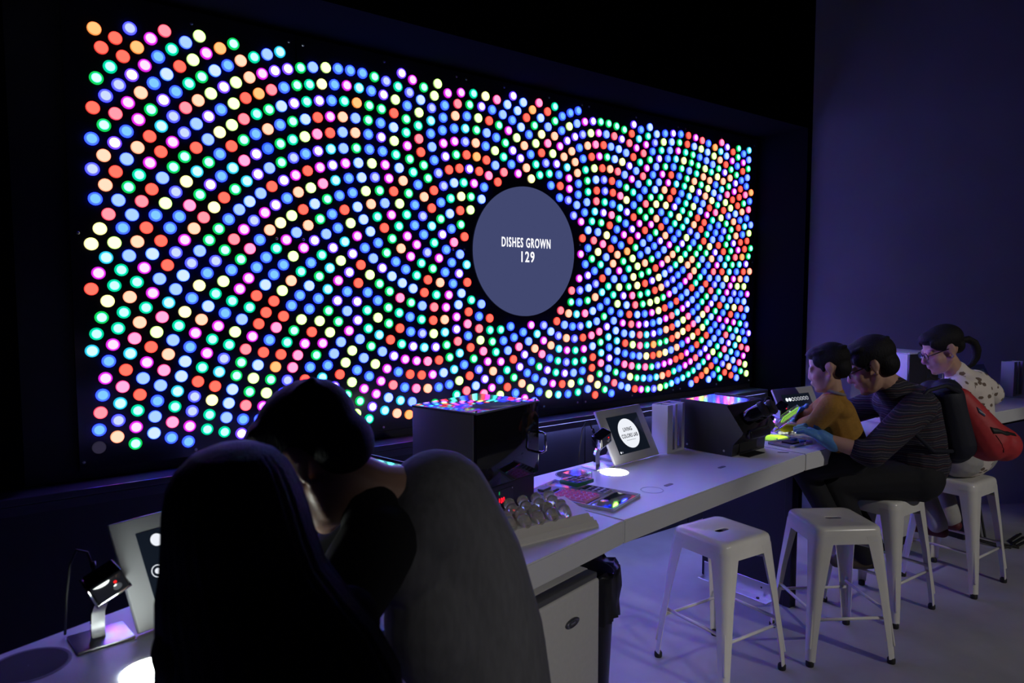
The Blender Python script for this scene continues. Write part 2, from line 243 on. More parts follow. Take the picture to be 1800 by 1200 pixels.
# ---------------------------------------------------------------- LED dish display
disp = thing('led_dish_display', 'wall-wide black display of glowing coloured round dishes with a grey disc in it', 'display', WP(.115,.95,0), 0)
disp.matrix_basis = Matrix.Translation(WP(.115,.95,0))
def wpart(mb, name, m, parent, smooth=False):
    mb.v = [V(p) - disp.location if parent == disp else V(p) - disp.location for p in mb.v]
    return link(name, mb.mesh(name), m, parent, smooth)
sheets = [-2.165,-1.248,-.342,.563,1.475,2.395]
M_sheet = mat('black_acrylic', (.012,.012,.018), .16)
for a, b in zip(sheets, sheets[1:]):
    mb = MB(); mb.M = WM; mb.box((a+.0015,.945,-.034), (b-.0015,2.825,-.004)); wpart(mb, 'acrylic_sheet', M_sheet, disp)
DOTS = '''y-2094,1841 r-2100,1664 b-2078,2250 c-2106,1419 i-2080,2133 r-2070,2370 o-2055,2674 b-2074,2018 g-2054,2486 t-2088,1486 m-2073,1727 x-2095,1030 b-2092,1101 y-2062,1902 p-2085,1170 r-2033,2606 g-2068,1551 b-2075,1240 q-2039,2190 
g-2034,2308 q-2037,2075 m-2063,1307 i-2024,2423 c-2044,1789 y-2045,1616 p-2030,1961 b-2049,1375 t-2005,2538 m-2032,1441 t-2019,1678 l-2013,1849 v-1999,2244 r-1983,2653 p-1992,2359 r-1999,2131 q-2029,1065 t-2011,1506 i-2023,1132 
i-1977,2473 s-1993,2019 c-2014,1201 t-1992,1741 k-2003,1268 b-1981,1909 r-1958,2587 t-1989,1570 r-1989,1336 b-1955,2295 s-1958,2185 m-1946,2409 g-1955,2074 s-1962,1799 i-1930,2702 q-1965,1632 c-1971,1402 v-1929,2520 s-1946,1964 
k-1953,1463 g-1964,1029 m-1959,1097 t-1937,1693 o-1906,2633 q-1930,1857 q-1917,2236 t-1951,1165 m-1910,2348 t-1915,2126 q-1932,1528 r-1941,1230 q-1898,2456 p-1909,2021 s-1927,1297 m-1908,1751 m-1880,2567 t-1907,1588 r-1895,1915 
m-1911,1362 r-1871,2286 m-1874,2179 m-1855,2678 g-1863,2394 r-1893,1425 r-1870,2073 w-1876,1809 m-1880,1648 b-1849,2502 w-1893,1064 s-1887,1133 b-1859,1968 l-1870,1486 b-1876,1198 b-1829,2611 s-1852,1707 s-1862,1262 r-1831,2229 
r-1842,1864 c-1826,2333 k-1847,1548 s-1828,2123 v-1815,2440 k-1847,1325 p-1802,2720 l-1820,2020 w-1799,2547 r-1820,1764 q-1828,1391 c-1820,1608 b-1805,1919 b-1827,1036 t-1776,2652 k-1821,1102 m-1785,2274 s-1808,1450 g-1785,2171 
i-1779,2379 t-1809,1167 i-1779,2070 s-1791,1664 b-1766,2482 i-1786,1818 c-1797,1232 t-1784,1510 b-1768,1969 r-1748,2588 w-1780,1295 w-1760,1722 i-1738,2318 m-1750,1872 g-1740,2219 y-1758,1568 w-1763,1357 s-1722,2691 p-1730,2422 
y-1736,2117 b-1760,1011 t-1714,2524 k-1726,2018 m-1753,1077 b-1742,1418 i-1726,1775 b-1728,1626 i-1741,1141 l-1695,2625 q-1711,1922 i-1730,1203 m-1719,1477 r-1693,2262 s-1689,2362 c-1692,2163 r-1714,1267 q-1679,2461 y-1697,1680 
l-1667,2728 g-1684,2066 s-1691,1828 q-1692,1534 g-1662,2561 t-1695,1327 p-1671,1971 m-1641,2663 m-1674,1388 t-1682,1055 b-1663,1734 s-1644,2303 w-1663,1591 g-1644,2207 v-1639,2400 g-1651,1876 t-1671,1118 v-1640,2112 l-1627,2498 
y-1659,1181 t-1650,1447 y-1627,2017 w-1608,2597 r-1644,1241 t-1631,1645 i-1627,1787 m-1624,1504 g-1610,1926 c-1625,1303 y-1595,2340 b-1597,2247 o-1584,2695 b-1587,2437 b-1593,2153 l-1597,1699 v-1573,2534 i-1604,1360 r-1584,2062 
t-1610,1035 g-1587,1835 b-1594,1560 s-1600,1098 b-1554,2629 b-1567,1970 w-1588,1161 t-1580,1420 r-1547,2287 b-1561,1749 l-1543,2378 t-1562,1613 w-1571,1221 c-1544,2193 g-1528,2725 l-1533,2471 p-1547,1884 l-1553,1476 g-1536,2102 
l-1521,2563 g-1552,1281 s-1521,2015 m-1528,1666 q-1498,2660 g-1520,1797 g-1530,1339 v-1537,1019 s-1522,1531 b-1528,1082 g-1494,2320 p-1491,2411 m-1503,1929 k-1494,2231 r-1481,2503 p-1509,1397 p-1515,1144 c-1485,2142 m-1488,1714 
q-1462,2595 t-1487,1584 g-1497,1204 w-1475,2054 k-1479,1845 m-1478,1453 l-1478,1264 t-1440,2686 i-1458,1971 b-1441,2353 v-1441,2265 r-1455,1636 t-1435,2441 b-1451,1763 v-1436,2177 w-1456,1322 o-1423,2532 r-1448,1509 b-1434,1887 
s-1454,1073 s-1425,2094 m-1406,2621 m-1438,1132 r-1430,1379 m-1409,2009 w-1414,1685 r-1414,1560 b-1407,1809 l-1421,1192 s-1382,2710 q-1386,2382 B-1388,2296 g-1379,2469 s-1383,2210 b-1401,1434 q-1388,1933 g-1400,1252 p-1366,2558 
r-1374,2129 b-1374,1732 r-1377,1611 v-1349,2644 o-1376,1309 v-1359,2047 k-1369,1490 t-1360,1851 t-1379,1004 b-1375,1064 c-1324,2732 b-1330,2409 g-1331,2324 v-1358,1130 y-1338,1968 r-1350,1365 g-1328,2241 w-1322,2493 l-1337,1659 
b-1343,1185 b-1329,1777 r-1334,1541 v-1319,2161 b-1308,2578 m-1313,1892 b-1305,2082 t-1320,1420 i-1322,1243 v-1289,2664 q-1294,1705 b-1295,1590 l-1285,2004 s-1304,1002 k-1296,1301 t-1273,2350 g-1271,2432 m-1300,1061 l-1282,1818 
i-1271,2268 g-1286,1473 v-1263,2515 m-1263,2190 s-1264,1928 g-1248,2598 k-1270,1357 q-1251,2114 b-1254,1637 s-1262,1185 g-1229,2680 t-1246,1748 l-1249,1524 r-1230,2036 m-1231,1858 m-1235,1410 r-1238,1240 l-1215,2371 w-1211,2451 
b-1213,2293 t-1203,2532 r-1205,2216 r-1226,1001 q-1207,1964 g-1222,1058 w-1208,1682 t-1188,2612 b-1209,1573 b-1211,1297 l-1191,2139 b-1197,1790 r-1200,1464 s-1170,2694 v-1178,1895 w-1173,2066 g-1180,1353 k-1155,2391 v-1178,1185 
r-1151,2468 v-1152,2313 b-1164,1622 v-1142,2546 g-1158,1727 l-1160,1515 m-1144,2238 g-1148,1997 y-1128,2625 t-1143,1828 c-1152,1243 m-1147,1408 k-1131,2164 b-1147,1006 w-1140,1066 l-1107,2704 s-1119,1928 g-1111,2093 b-1123,1300 
c-1116,1666 g-1115,1563 c-1104,1767 l-1109,1459 r-1091,2405 m-1089,2481 r-1113,1135 c-1088,2330 b-1080,2557 b-1087,2024 v-1081,2255 v-1086,1864 s-1090,1355 b-1065,2633 v-1090,1195 c-1067,2185 v-1068,1611 b-1045,2711 b-1059,1960 
m-1062,1708 g-1065,1510 b-1048,2115 r-1062,1252 v-1064,1027 l-1047,1804 s-1053,1410 s-1027,2417 q-1025,2489 r-1046,1090 s-1024,2341 t-1016,2564 r-1024,2049 c-1025,1896 m-1015,2271 l-1031,1308 m-1002,2640 g-1025,1149 s-1018,1560 
b-1016,1655 b-999,2202 m-1010,1463 v-1004,1749 b-983,2714 l-993,1987 l-999,1209 l-995,1365 b-980,2134 v-985,1839 q-961,2423 s-959,2493 l-978,1050 g-957,2350 o-951,2567 v-965,1606 b-970,1267 m-959,1926 w-955,2068 v-963,1514 
r-957,1697 w-947,2281 c-938,2640 g-958,1111 s-953,1420 r-942,1786 w-931,2212 b-919,2713 w-924,2009 s-933,1325 m-934,1171 b-919,1870 l-910,2148 t-911,1562 b-907,1651 g-892,2493 b-892,2425 t-906,1471 g-885,2564 t-909,1016 b-905,1232 
b-887,2353 l-894,1738 w-888,1952 q-882,2087 g-892,1382 b-873,2637 l-875,2286 v-890,1076 s-874,1820 g-855,2707 i-859,2220 l-871,1291 m-868,1139 t-849,2027 b-852,1610 l-853,1524 b-846,1898 c-847,1437 g-842,1694 g-835,2157 b-824,2489 
m-840,1202 v-822,2420 g-819,2558 v-825,1773 s-830,1352 b-815,2352 v-807,2629 r-811,1974 c-821,1050 s-806,2097 m-802,2287 i-791,2698 g-800,1850 m-805,1263 g-794,1574 w-799,1114 g-792,1493 m-782,2222 g-786,1656 r-784,1410 m-770,2041 
w-771,1733 g-767,1922 p-772,1177 w-752,2478 r-756,2160 r-750,2548 v-765,1326 l-750,2411 l-741,2616 b-748,1807 t-741,2344 q-751,1028 t-725,2683 b-740,1242 t-728,1987 w-723,2280 t-732,1546 l-723,2101 r-729,1467 k-726,1623 c-730,1093 
q-717,1875 v-704,2752 t-719,1385 w-712,1699 q-701,2218 b-704,1159 m-700,1305 b-691,1769 g-680,2529 t-681,2462 t-682,2048 b-673,2597 m-680,1939 m-675,2396 g-670,2157 o-681,1014 i-660,2665 g-662,2331 r-672,1225 b-668,1524 b-665,1447 
m-661,1836 g-662,1598 s-661,1080 m-641,2731 v-652,1370 w-649,1671 t-642,2267 b-636,1997 b-634,2101 k-636,1148 m-632,1293 t-627,1739 m-625,1898 b-614,2206 t-610,2506 p-607,2440 l-605,2573 w-594,2639 r-596,2374 t-598,1803 t-600,1509 
r-603,1216 r-602,976 s-595,1581 i-596,1436 i-587,2047 g-575,2705 g-579,2309 b-582,1952 q-578,2147 r-582,1650 c-585,1361 i-562,1860 q-566,1142 k-565,1287 r-560,1717 g-554,2245 t-550,1004 c-534,2542 b-535,2476 i-528,2608 r-533,2092 
c-533,1999 s-528,2409 m-535,1214 g-529,1776 r-529,1503 l-527,1432 r-519,2185 p-523,1573 t-519,1912 l-512,2673 b-515,2342 g-521,1057 v-515,1360 t-508,1638 l-491,2738 i-490,2278 b-497,1143 r-495,1289 m-490,1832 q-484,1703 g-478,2039 
b-475,2126 v-468,1958 b-463,2503 b-458,2569 m-458,2436 w-466,1219 b-467,980 i-458,2214 q-457,1505 b-448,2634 c-456,1437 b-452,1759 v-446,2369 m-448,1571 b-444,1879 g-446,1368 m-429,2700 m-430,1637 r-424,2302 b-430,1152 g-427,1300 
w-420,2071 t-414,2152 b-410,1991 b-409,1811 b-402,1698 k-395,1920 w-392,2236 c-398,1232 b-389,2523 m-388,2455 q-382,2590 g-378,2386 v-382,1451 t-384,1092 m-381,1518 p-367,2655 p-374,1385 v-375,1002 w-368,1584 l-366,1168 v-363,1753 
r-358,2316 c-361,1319 s-356,1857 r-354,2092 g-350,2017 m-345,2717 y-347,2168 w-348,1646 b-338,947 t-330,2243 b-332,1254 r-327,1953 i-319,2462 c-318,2532 p-318,1109 r-311,2393 c-313,1802 b-307,2599 r-310,1706 k-309,1478 b-305,1412 
r-302,1544 v-293,2320 r-297,1190 g-290,2662 r-290,1347 l-287,2100 g-283,2171 t-283,1609 s-273,1007 t-264,2725 g-268,1283 m-262,2245 q-250,2464 w-255,1131 g-245,2534 o-244,2391 l-233,2600 i-234,1221 p-232,1450 b-231,1518 r-228,2314 
l-223,1385 g-223,950 v-211,2665 s-215,1586 w-212,2164 k-203,1322 k-200,1082 b-194,2231 v-193,1164 y-184,2725 b-183,2456 r-179,2380 s-176,2528 r-175,1014 m-173,1262 k-163,2297 r-160,2596 r-159,1506 t-156,1439 m-144,1111 b-138,2659 
g-140,1373 q-135,1205 l-120,2438 s-117,2358 t-115,1313 b-110,2512 k-106,2719 r-101,2268 m-103,954 g-92,2581 b-87,1153 l-86,1064 t-81,1439 m-80,1256 s-65,2644 b-60,1375 t-59,2411 p-58,2326 g-47,2490 t-36,1204 r-34,1106 w-32,2704 
s-29,1317 m-25,2561 b-9,1455 b-3,2376 b3,2623 v6,2454 v8,2758 r10,1264 g15,1158 b16,1391 y21,961 c21,1021 b27,1066 l34,2529 w40,2681 m45,2329 k51,1335 v58,1217 v62,2417 w66,2593 q74,1118 w82,2734 b84,1419 q90,2492 v94,1287 
m95,1029 r105,2652 q106,2368 b114,1177 s124,1364 b125,2559 l137,1085 b138,2448 m143,1459 y142,2309 b146,1244 o150,2703 s168,1003 g165,2616 q172,1319 b175,1144 l175,2515 t177,2395 c189,1405 k199,2750 g205,1209 b206,1057 t207,2337 
w212,2666 r219,2466 y219,2573 k227,1283 m240,1363 s241,1117 i241,1455 i254,2411 v270,1184 r264,2710 k267,2527 s269,2623 l281,1038 t280,2352 b289,1254 w297,1416 q298,1332 b294,2285 l306,2472 m313,1099 q320,2576 t321,2748 g323,2664 
t338,1165 v337,2415 r343,1477 t354,1235 c358,1027 i358,1388 c362,1308 b357,2354 b363,2219 m363,2522 r366,2288 p374,1541 b377,2616 r389,1090 b381,2701 q396,2464 s407,1453 v410,1155 i424,1223 q423,1371 m428,1296 c422,2404 v421,2562 
b439,1024 i433,2209 q440,1522 m437,2341 l437,2649 m441,2277 b445,2730 g459,1592 y463,1087 p464,1662 q459,2504 b474,1441 s484,1153 i478,2120 i491,1365 t495,1221 v484,2594 q487,2443 t498,1292 c507,1516 s503,2185 s501,2675 q507,2379 
t522,1028 b510,2753 b515,2249 b517,2315 m527,1737 b529,1590 b523,2533 i535,1664 i540,1441 t545,1093 m538,1887 m540,2086 r552,1985 b561,1160 i549,2616 r561,1369 b554,2470 t570,1227 m570,1297 b570,2145 m566,2695 k578,1520 b579,1826 
t575,2405 s588,2209 g591,2340 g600,1600 q591,2554 v600,1757 s608,1041 t597,2273 b601,1927 w601,2037 w607,1679 c613,1450 q630,1106 l617,2633 k635,1380 r625,2490 r642,1174 g635,1861 t633,2094 w646,1311 r648,1241 w646,1534 v635,2708 
p649,1976 l649,2422 b659,1786 c657,2156 r671,998 q666,1621 k659,2569 i670,1705 w665,2354 p669,2221 r671,2287 s681,1468 y692,1062 s685,2030 y687,1906 m685,2643 k704,1401 m693,2501 g711,1130 b711,1559 g717,1333 t712,1827 g702,2714 
k721,1199 c723,1265 g714,2090 c726,1652 r719,2430 r728,1740 k730,1957 r728,2574 v733,2154 g746,1497 i736,2360 g758,1025 t743,2221 i745,2290 s761,1875 s753,2644 y763,2014 v772,1431 s778,1093 b772,1594 g762,2504 s779,1785 t782,1690 
c787,1364 s790,1160 g772,2713 b796,1297 v797,1228 r789,2078 q789,2432 r801,1930 b808,1532 s795,2573 b821,995 k806,2144 r806,2359 b815,2214 r815,2286 q824,1836 t829,1635 s835,1468 p844,1062 s835,1737 p823,2642 b833,1990 w830,2499 
g858,1131 w855,1403 g843,2707 c866,1336 b869,1200 b857,2056 w871,1269 l867,1577 q863,1894 p858,2424 w866,2566 g873,2124 l881,1685 m881,1791 b873,2347 c883,2196 k884,2272 b896,1514 s909,1038 b896,1957 v892,2632 y898,2489 m919,1451 
b926,1108 v923,1629 g919,1853 m921,2025 g914,2695 s934,1383 b929,1742 k939,1178 s923,2410 r943,1317 b944,1249 b938,2099 s934,2551 g940,2330 y941,2250 w954,1568 v947,2173 o953,1919 w973,1020 g971,1688 t970,1805 r979,1506 p963,2616 
v966,2471 y994,1091 r981,1990 p999,1441 k1008,1163 r984,2679 m990,2389 w1010,1373 v998,2065 k1007,1630 l1005,1874 l1015,1304 b1018,1232 t1005,2305 y1015,1753 r1002,2532 r1010,2144 v1002,2740 b1012,2223 r1042,1006 p1036,1568 
g1033,1947 s1031,2446 m1031,2594 g1060,1079 y1053,1697 w1058,1503 l1053,1824 m1054,2025 g1075,1153 s1054,2362 m1073,1436 c1054,2655 s1083,1225 m1068,2106 p1084,1367 b1068,2275 k1087,1295 g1071,2190 t1068,2505 g1084,1636 b1082,1901 
m1104,997 b1073,2717 g1093,1770 g1111,1573 p1097,2418 s1106,1980 c1126,1072 p1099,2567 b1115,2328 b1132,1507 r1122,2064 r1129,1711 q1127,1847 k1142,1147 g1128,2150 p1127,2239 v1145,1438 m1123,2626 y1151,1221 c1152,1366 t1155,1294 
m1133,2474 g1168,993 t1158,1648 s1153,1932 t1142,2684 g1165,1791 t1158,2382 b1171,2016 b1191,1067 w1159,2745 l1182,1583 g1164,2532 g1177,2286 m1182,2106 g1182,2196 g1207,1144 g1194,1875 m1202,1514 v1201,1730 r1217,1221 b1190,2590 
b1215,1443 b1197,2437 o1223,1296 v1221,1371 i1233,991 b1218,1964 r1229,1665 i1212,2650 w1219,2341 r1233,1816 g1230,2055 c1256,1070 y1231,2245 s1228,2493 q1236,2149 l1252,1597 w1229,2709 i1271,1149 b1259,1906 y1269,1527 y1266,1753 
s1257,2394 o1283,1227 v1256,2550 w1281,1455 g1288,1305 l1296,995 b1287,1382 v1277,2001 g1276,2294 r1284,2096 q1295,1686 b1285,2195 t1279,2608 m1297,1846 q1319,1075 m1291,2450 g1316,1617 l1298,2666 m1335,1156 s1318,1942 q1315,2347 
r1334,1544 w1329,1780 y1345,1236 b1314,2725 g1320,2504 q1330,2040 m1346,1471 g1357,1002 y1330,2244 g1352,1314 q1352,1394 b1335,2141 i1355,1711 q1355,1878 b1346,2561 r1381,1085 m1351,2399 m1379,1640 m1373,1979 r1371,2294 m1398,1167 
s1366,2618 i1388,1810 b1383,2082 t1380,2187 b1396,1565 s1408,1249 r1381,2454 c1417,1014 p1409,1490 w1383,2677 r1414,1329 r1414,1410 q1410,1914 i1416,1740 v1396,2736 r1407,2346 t1441,1098 b1407,2511 b1423,2020 v1422,2241 t1427,2127 
s1438,1665 t1442,1843 r1459,1182 c1430,2567 r1456,1590 c1438,2398 q1469,1265 c1467,1512 b1481,1028 q1474,1350 w1473,1431 g1460,1952 b1470,1773 m1451,2625 b1460,2286 b1470,2062 y1470,2174 b1500,1114 b1468,2454 g1465,2683 b1496,1697 
l1495,1882 b1478,2742 r1518,1200 b1510,1617 b1496,2338 g1493,2509 v1509,1992 b1527,1287 m1524,1538 t1512,2107 c1539,1044 t1509,2221 y1532,1375 l1532,1456 b1524,1808 y1513,2565 t1524,2391 m1562,1132 m1549,1730 t1545,1920 t1532,2624 
t1544,2273 l1555,2036 m1578,1220 s1568,1650 c1556,2154 g1552,2445 r1548,2682 v1579,1568 m1587,1310 q1574,1845 r1590,1398 k1589,1482 t1600,1064 r1559,2743 c1578,2325 s1575,2502 g1591,1964 k1600,1765 g1593,2204 m1621,1156 i1597,2082 
s1635,995 g1596,2560 r1622,1684 b1635,1246 l1606,2379 q1622,1885 s1632,1599 y1642,1337 b1642,1513 g1612,2617 k1647,1426 t1657,1087 l1627,2258 b1635,2006 q1637,2131 q1647,1805 w1626,2677 q1633,2435 p1679,1180 m1639,2739 t1668,1719 
g1667,1927 r1693,1019 b1658,2309 t1656,2491 r1690,1274 b1685,1634 s1675,2055 r1674,2181 r1699,1365 b1695,1546 w1700,1456 g1672,2549 g1695,1846 s1717,1114 v1688,2363 g1708,1972 b1690,2609 t1717,1761 i1734,1210 w1705,2232 r1715,2103 
l1702,2668 g1710,2418 s1734,1672 r1752,1046 g1746,1304 t1744,1583 p1713,2729 s1738,1890 l1753,1398 y1752,1492 s1735,2287 t1772,1144 q1734,2476 r1750,2020 r1750,2153 b1763,1802 l1751,2535 v1790,1240 q1761,2342 r1782,1713 g1780,1935 
o1808,1077 r1800,1338 s1766,2594 g1795,1622 t1803,1434 t1786,2070 m1782,2209 k1804,1529 w1777,2655 l1786,2398 b1807,1848 m1828,1177 w1838,1010 b1787,2718 r1809,2261 s1826,1756 y1819,1984 q1807,2457 s1843,1277 b1820,2122 b1852,1374 
p1843,1664 r1864,1110 w1854,1472 v1851,1569 t1824,2519 q1847,1896 y1835,2316 t1849,2175 s1855,2035 l1882,1212 s1840,2575 p1870,1803 b1895,1042 w1859,2373 l1851,2636 s1894,1312 i1888,1709 b1903,1412 o1862,2699 v1886,1944 s1897,1611 
g1902,1513 k1881,2233 b1918,1146 b1889,2087 b1880,2433 m1911,1851 t1935,1250 y1896,2492 t1905,2288 g1948,1077 s1928,1754 r1923,1996 b1920,2142 b1947,1353 t1941,1656 g1911,2553 m1952,1454 r1952,1556 i1929,2346 g1970,1184 t1975,1011 
q1925,2616 s1949,1901 c1931,2678 l1948,2198 b1956,2049 s1986,1290 c1950,2405 k1940,2743 r1972,1804 i2004,1116 s1985,1704 i1996,1395 s1993,1602 b1998,1499 q1966,2466 r1985,1953 r1977,2255 i1986,2104 k2022,1226 r2030,1049 v1983,2532 
c2007,1854 l1997,2314 p2036,1332 r1994,2590 y2025,1753 g2017,2006 g2014,2160 m2043,1439 w2002,2654 s2053,1159 m2038,1651 c2043,1545 k2019,2374 v2008,2719 t2042,1906 i2040,2218 v2072,1269 g2034,2435 g2048,2061 q2083,1091 c2063,1805 
g2082,1377 q2050,2498 m2079,1701 r2089,1486 s2086,1594 l2062,2278 r2110,1022 g2077,1961 c2104,1203 g2076,2119 g2060,2561 m2071,2626 g2099,1858 r2084,2341 s2121,1315 r2078,2692 w2134,1136 m2117,1752 v2108,2019 m2130,1425 q2104,2180 
y2131,1537 i2129,1645 m2103,2403 b2161,1067 c2155,1249 p2134,1915 v2117,2465 w2125,2240 q2138,2076 c2167,1362 s2183,997 g2128,2528 b2155,1807 b2174,1475 l2166,1697 b2186,1183 b2174,1588 r2149,2302 b2138,2595 m2167,1971 g2143,2661 
r2165,2137 g2148,2726 l2201,1296 r2166,2366 k2213,1113 c2187,1863 t2212,1413 b2186,2196 q2203,1753 r2180,2428 r2195,2030 g2235,1045 p2217,1528 b2215,1640 p2235,1232 b2193,2494 q2207,2260 o2220,1920 b2221,2090 b2250,1349 r2204,2563 
r2240,1809 m2264,1162 m2210,2628 b2258,1465 g2226,2324 b2214,2694 l2251,1696 w2257,1581 r2249,1981 c2244,2152 l2288,1094 b2282,1282 k2244,2390 v2273,1868 i2293,1401 l2308,1022 b2257,2456 s2286,1753 b2270,2216 r2278,2044 w2298,1521 
k2313,1214 m2298,1638 s2267,2522 g2275,2589 g2302,1928 k2290,2282 v2327,1335 s2281,2657 l2302,2104 c2281,2728 q2322,1813 b2304,2347 g2330,1990 s2324,2169 o2318,2414 '''
PAL = {'r':((236,66,58),(255,124,104)),'o':((240,150,70),(255,205,130)),'q':((244,180,135),(255,228,196)),'y':((238,222,160),(255,250,238)),
 'l':((185,232,140),(244,255,238)),'g':((18,212,92),(228,255,244)),'t':((0,218,158),(212,250,244)),'c':((40,198,236),(218,242,255)),
 'b':((76,122,255),(130,206,255)),'B':((52,108,255),(92,158,255)),'s':((100,152,255),(174,214,255)),'w':((110,188,255),(214,238,255)),
 'i':((104,108,252),(206,222,255)),'v':((142,88,246),(246,241,255)),'m':((224,40,232),(255,230,255)),'k':((245,70,170),(255,180,230)),
 'p':((240,70,108),(255,160,174)),'x':((36,33,50),(44,40,60))}
def boost(c, k):
    l = lin(c); return tuple(x*(1+(kk-1)*min(1,max(0,(s-238)/15))) for x, s, kk in zip(l, c, (k*.33, k*.52, k)))
M_dish = bpy.data.materials.new('lit_dish'); M_dish.use_nodes = True
nt = M_dish.node_tree
for n in list(nt.nodes): nt.nodes.remove(n)
at = nt.nodes.new('ShaderNodeAttribute'); at.attribute_name = 'glow'; em = nt.nodes.new('ShaderNodeEmission'); ou = nt.nodes.new('ShaderNodeOutputMaterial')
nt.links.new(at.outputs['Color'], em.inputs[0]); nt.links.new(em.outputs[0], ou.inputs[0])
DR = .0250
def dish_geo(seg, code):
    ring, cen = PAL[code]; rc = boost(ring, KB*.3); cc = boost(cen, KB)
    inner = .66 if code in 'bivB' else .60 if code in 'gt' else .68 if code in 'cm' else .84
    vs = [(0,0,.004)]; cs = [cc]; fs = []
    for fr, z, c in ((inner,.004,cc),(inner+.13,.0042,rc),(.97,.0040,rc),(1.0,.003,rc),(1.0,-.006,rc)):
        for k in range(seg):
            a = 2*math.pi*k/seg; vs.append((fr*DR*math.cos(a), fr*DR*math.sin(a), z)); cs.append(c)
    for k in range(seg):
        k2 = (k+1) % seg; fs.append((0, 1+k, 1+k2))
        for i in range(4): fs.append((1+i*seg+k, 1+(i+1)*seg+k, 1+(i+1)*seg+k2, 1+i*seg+k2))
    return vs, fs, cs
def colmesh(name, vs, fs, cs):
    me = bpy.data.meshes.new(name); me.from_pydata(vs, [], fs); a = me.attributes.new('glow', 'FLOAT_COLOR', 'POINT')
    a.data.foreach_set('color', [x for c in cs for x in (*c, 1.0)]); me.materials.append(M_dish); return me
R3 = WM.to_3x3()
shared = {}; bigv, bigf, bigc = [], [], []
toks = DOTS.split()
for i, t in enumerate(toks):
    c = t[0]; s, z = [int(q)/1000 for q in t[1:].split(',')]
    P = WP(s, z, 0) - disp.location
    if i < 300:
        if c not in shared:
            vs_, fs_, cs_ = dish_geo(20, c); shared[c] = colmesh('dish', [tuple(R3 @ V(p)) for p in vs_], fs_, cs_)
        o = bpy.data.objects.new('dish', shared[c]); COL.objects.link(o); o.parent = disp; o.location = P
    else:
        vs_, fs_, cs_ = dish_geo(12, c); n = len(bigv)
        bigv += [tuple(R3 @ V(p) + P) for p in vs_]; bigf += [tuple(q+n for q in f) for f in fs_]; bigc += cs_
o = bpy.data.objects.new('dishes', colmesh('dishes', bigv, bigf, bigc)); COL.objects.link(o); o.parent = disp; o['kind'] = 'stuff'
SCREWS = '-1696,2774 -1281,2787 -1214,2786 -799,2792 -371,2798 -309,2794 -52,2797 279,2795 545,2794 603,2793 1028,2791 1452,2788 1531,2787 1940,2778 2355,2772 -2149,976 -1730,971 -827,963 247,965 523,963 592,961 1021,962 1441,965 1516,967 1937,966 2351,965 -2137,1882 -1356,1896 -1230,1897 -399,1882 -325,1885 534,1945 592,1887 1402,1870 1537,1874 2360,1883'
mb = MB().lathe([(.0002,.0),(.0065,.0),(.0065,.002),(.004,.004),(.0002,.0045)], 10, cap=False); scm = mb.mesh('screw'); scm.materials.append(M_steel)
for v in scm.vertices: v.co = R3 @ v.co
for t in SCREWS.split():
    s, z = [int(q)/1000 for q in t.split(',')]
    o = bpy.data.objects.new('screw', scm); COL.objects.link(o); o.parent = disp; o.location = WP(s, z, -.0045) - disp.location
# round grey screen with the counter
mb = MB(); mb.M = WM @ Matrix.Translation((.103,1.886,0)); mb.lathe([(.373,-.004),(.373,.007),(.370,.009)], 96)
scr = wpart(mb, 'round_screen', emat('round_screen_grey', lin((66,72,112)), 1.0), disp, 30); scr['label'] = 'grey round screen reading DISHES GROWN 129'
for body, size, xs, s, z in (('DISHES GROWN', .077, .560, .100, 1.934), ('129', .086, .76, .104, 1.853)):
    me = textmesh(body, size, xs, .001, 1.2)
    for v in me.vertices: v.co = (WM @ V((v.co.x+s, v.co.y+z, .0105+v.co.z))) - disp.location
    link('lettering', me, emat('text_white', lin((250,250,255)), 1.15), scr)
# ---------------------------------------------------------------- counter run
PF = [V(p) for p in ((-1.05,.34),(-.31,1.50),(.37,2.30),(1.367,3.267),(2.235,3.918),(3.72,4.85))]
DEP = .60; H = .90
segs = [(b-a).normalized() for a, b in zip(PF, PF[1:])]
def left(d): return V((-d.y, d.x))
PB = []
for i, p in enumerate(PF):
    if i == 0: PB.append(p + left(segs[0])*DEP)
    elif i == len(PF)-1: PB.append(p + left(segs[-1])*DEP)
    else:
        n = (left(segs[i-1]) + left(segs[i])).normalized(); PB.append(p + n*DEP/n.dot(left(segs[i])))
clabels = ['white counter section at the left with the two dark silhouettes in front','white counter section carrying the tall incubator and the tube rack',
 'long white counter section between the two seams carrying the tablet and microscope hood','white counter section under the gloved hands','white counter section behind the woman in glasses at the far right']
tops = []
def CL(i, u, v):
    """counter section i: u metres along the front edge, v metres in from it"""
    d = segs[i]; p = PF[i] + d*u + left(d)*v; return V((p.x, p.y, H))
def hd(i): return math.atan2(segs[i].y, segs[i].x)
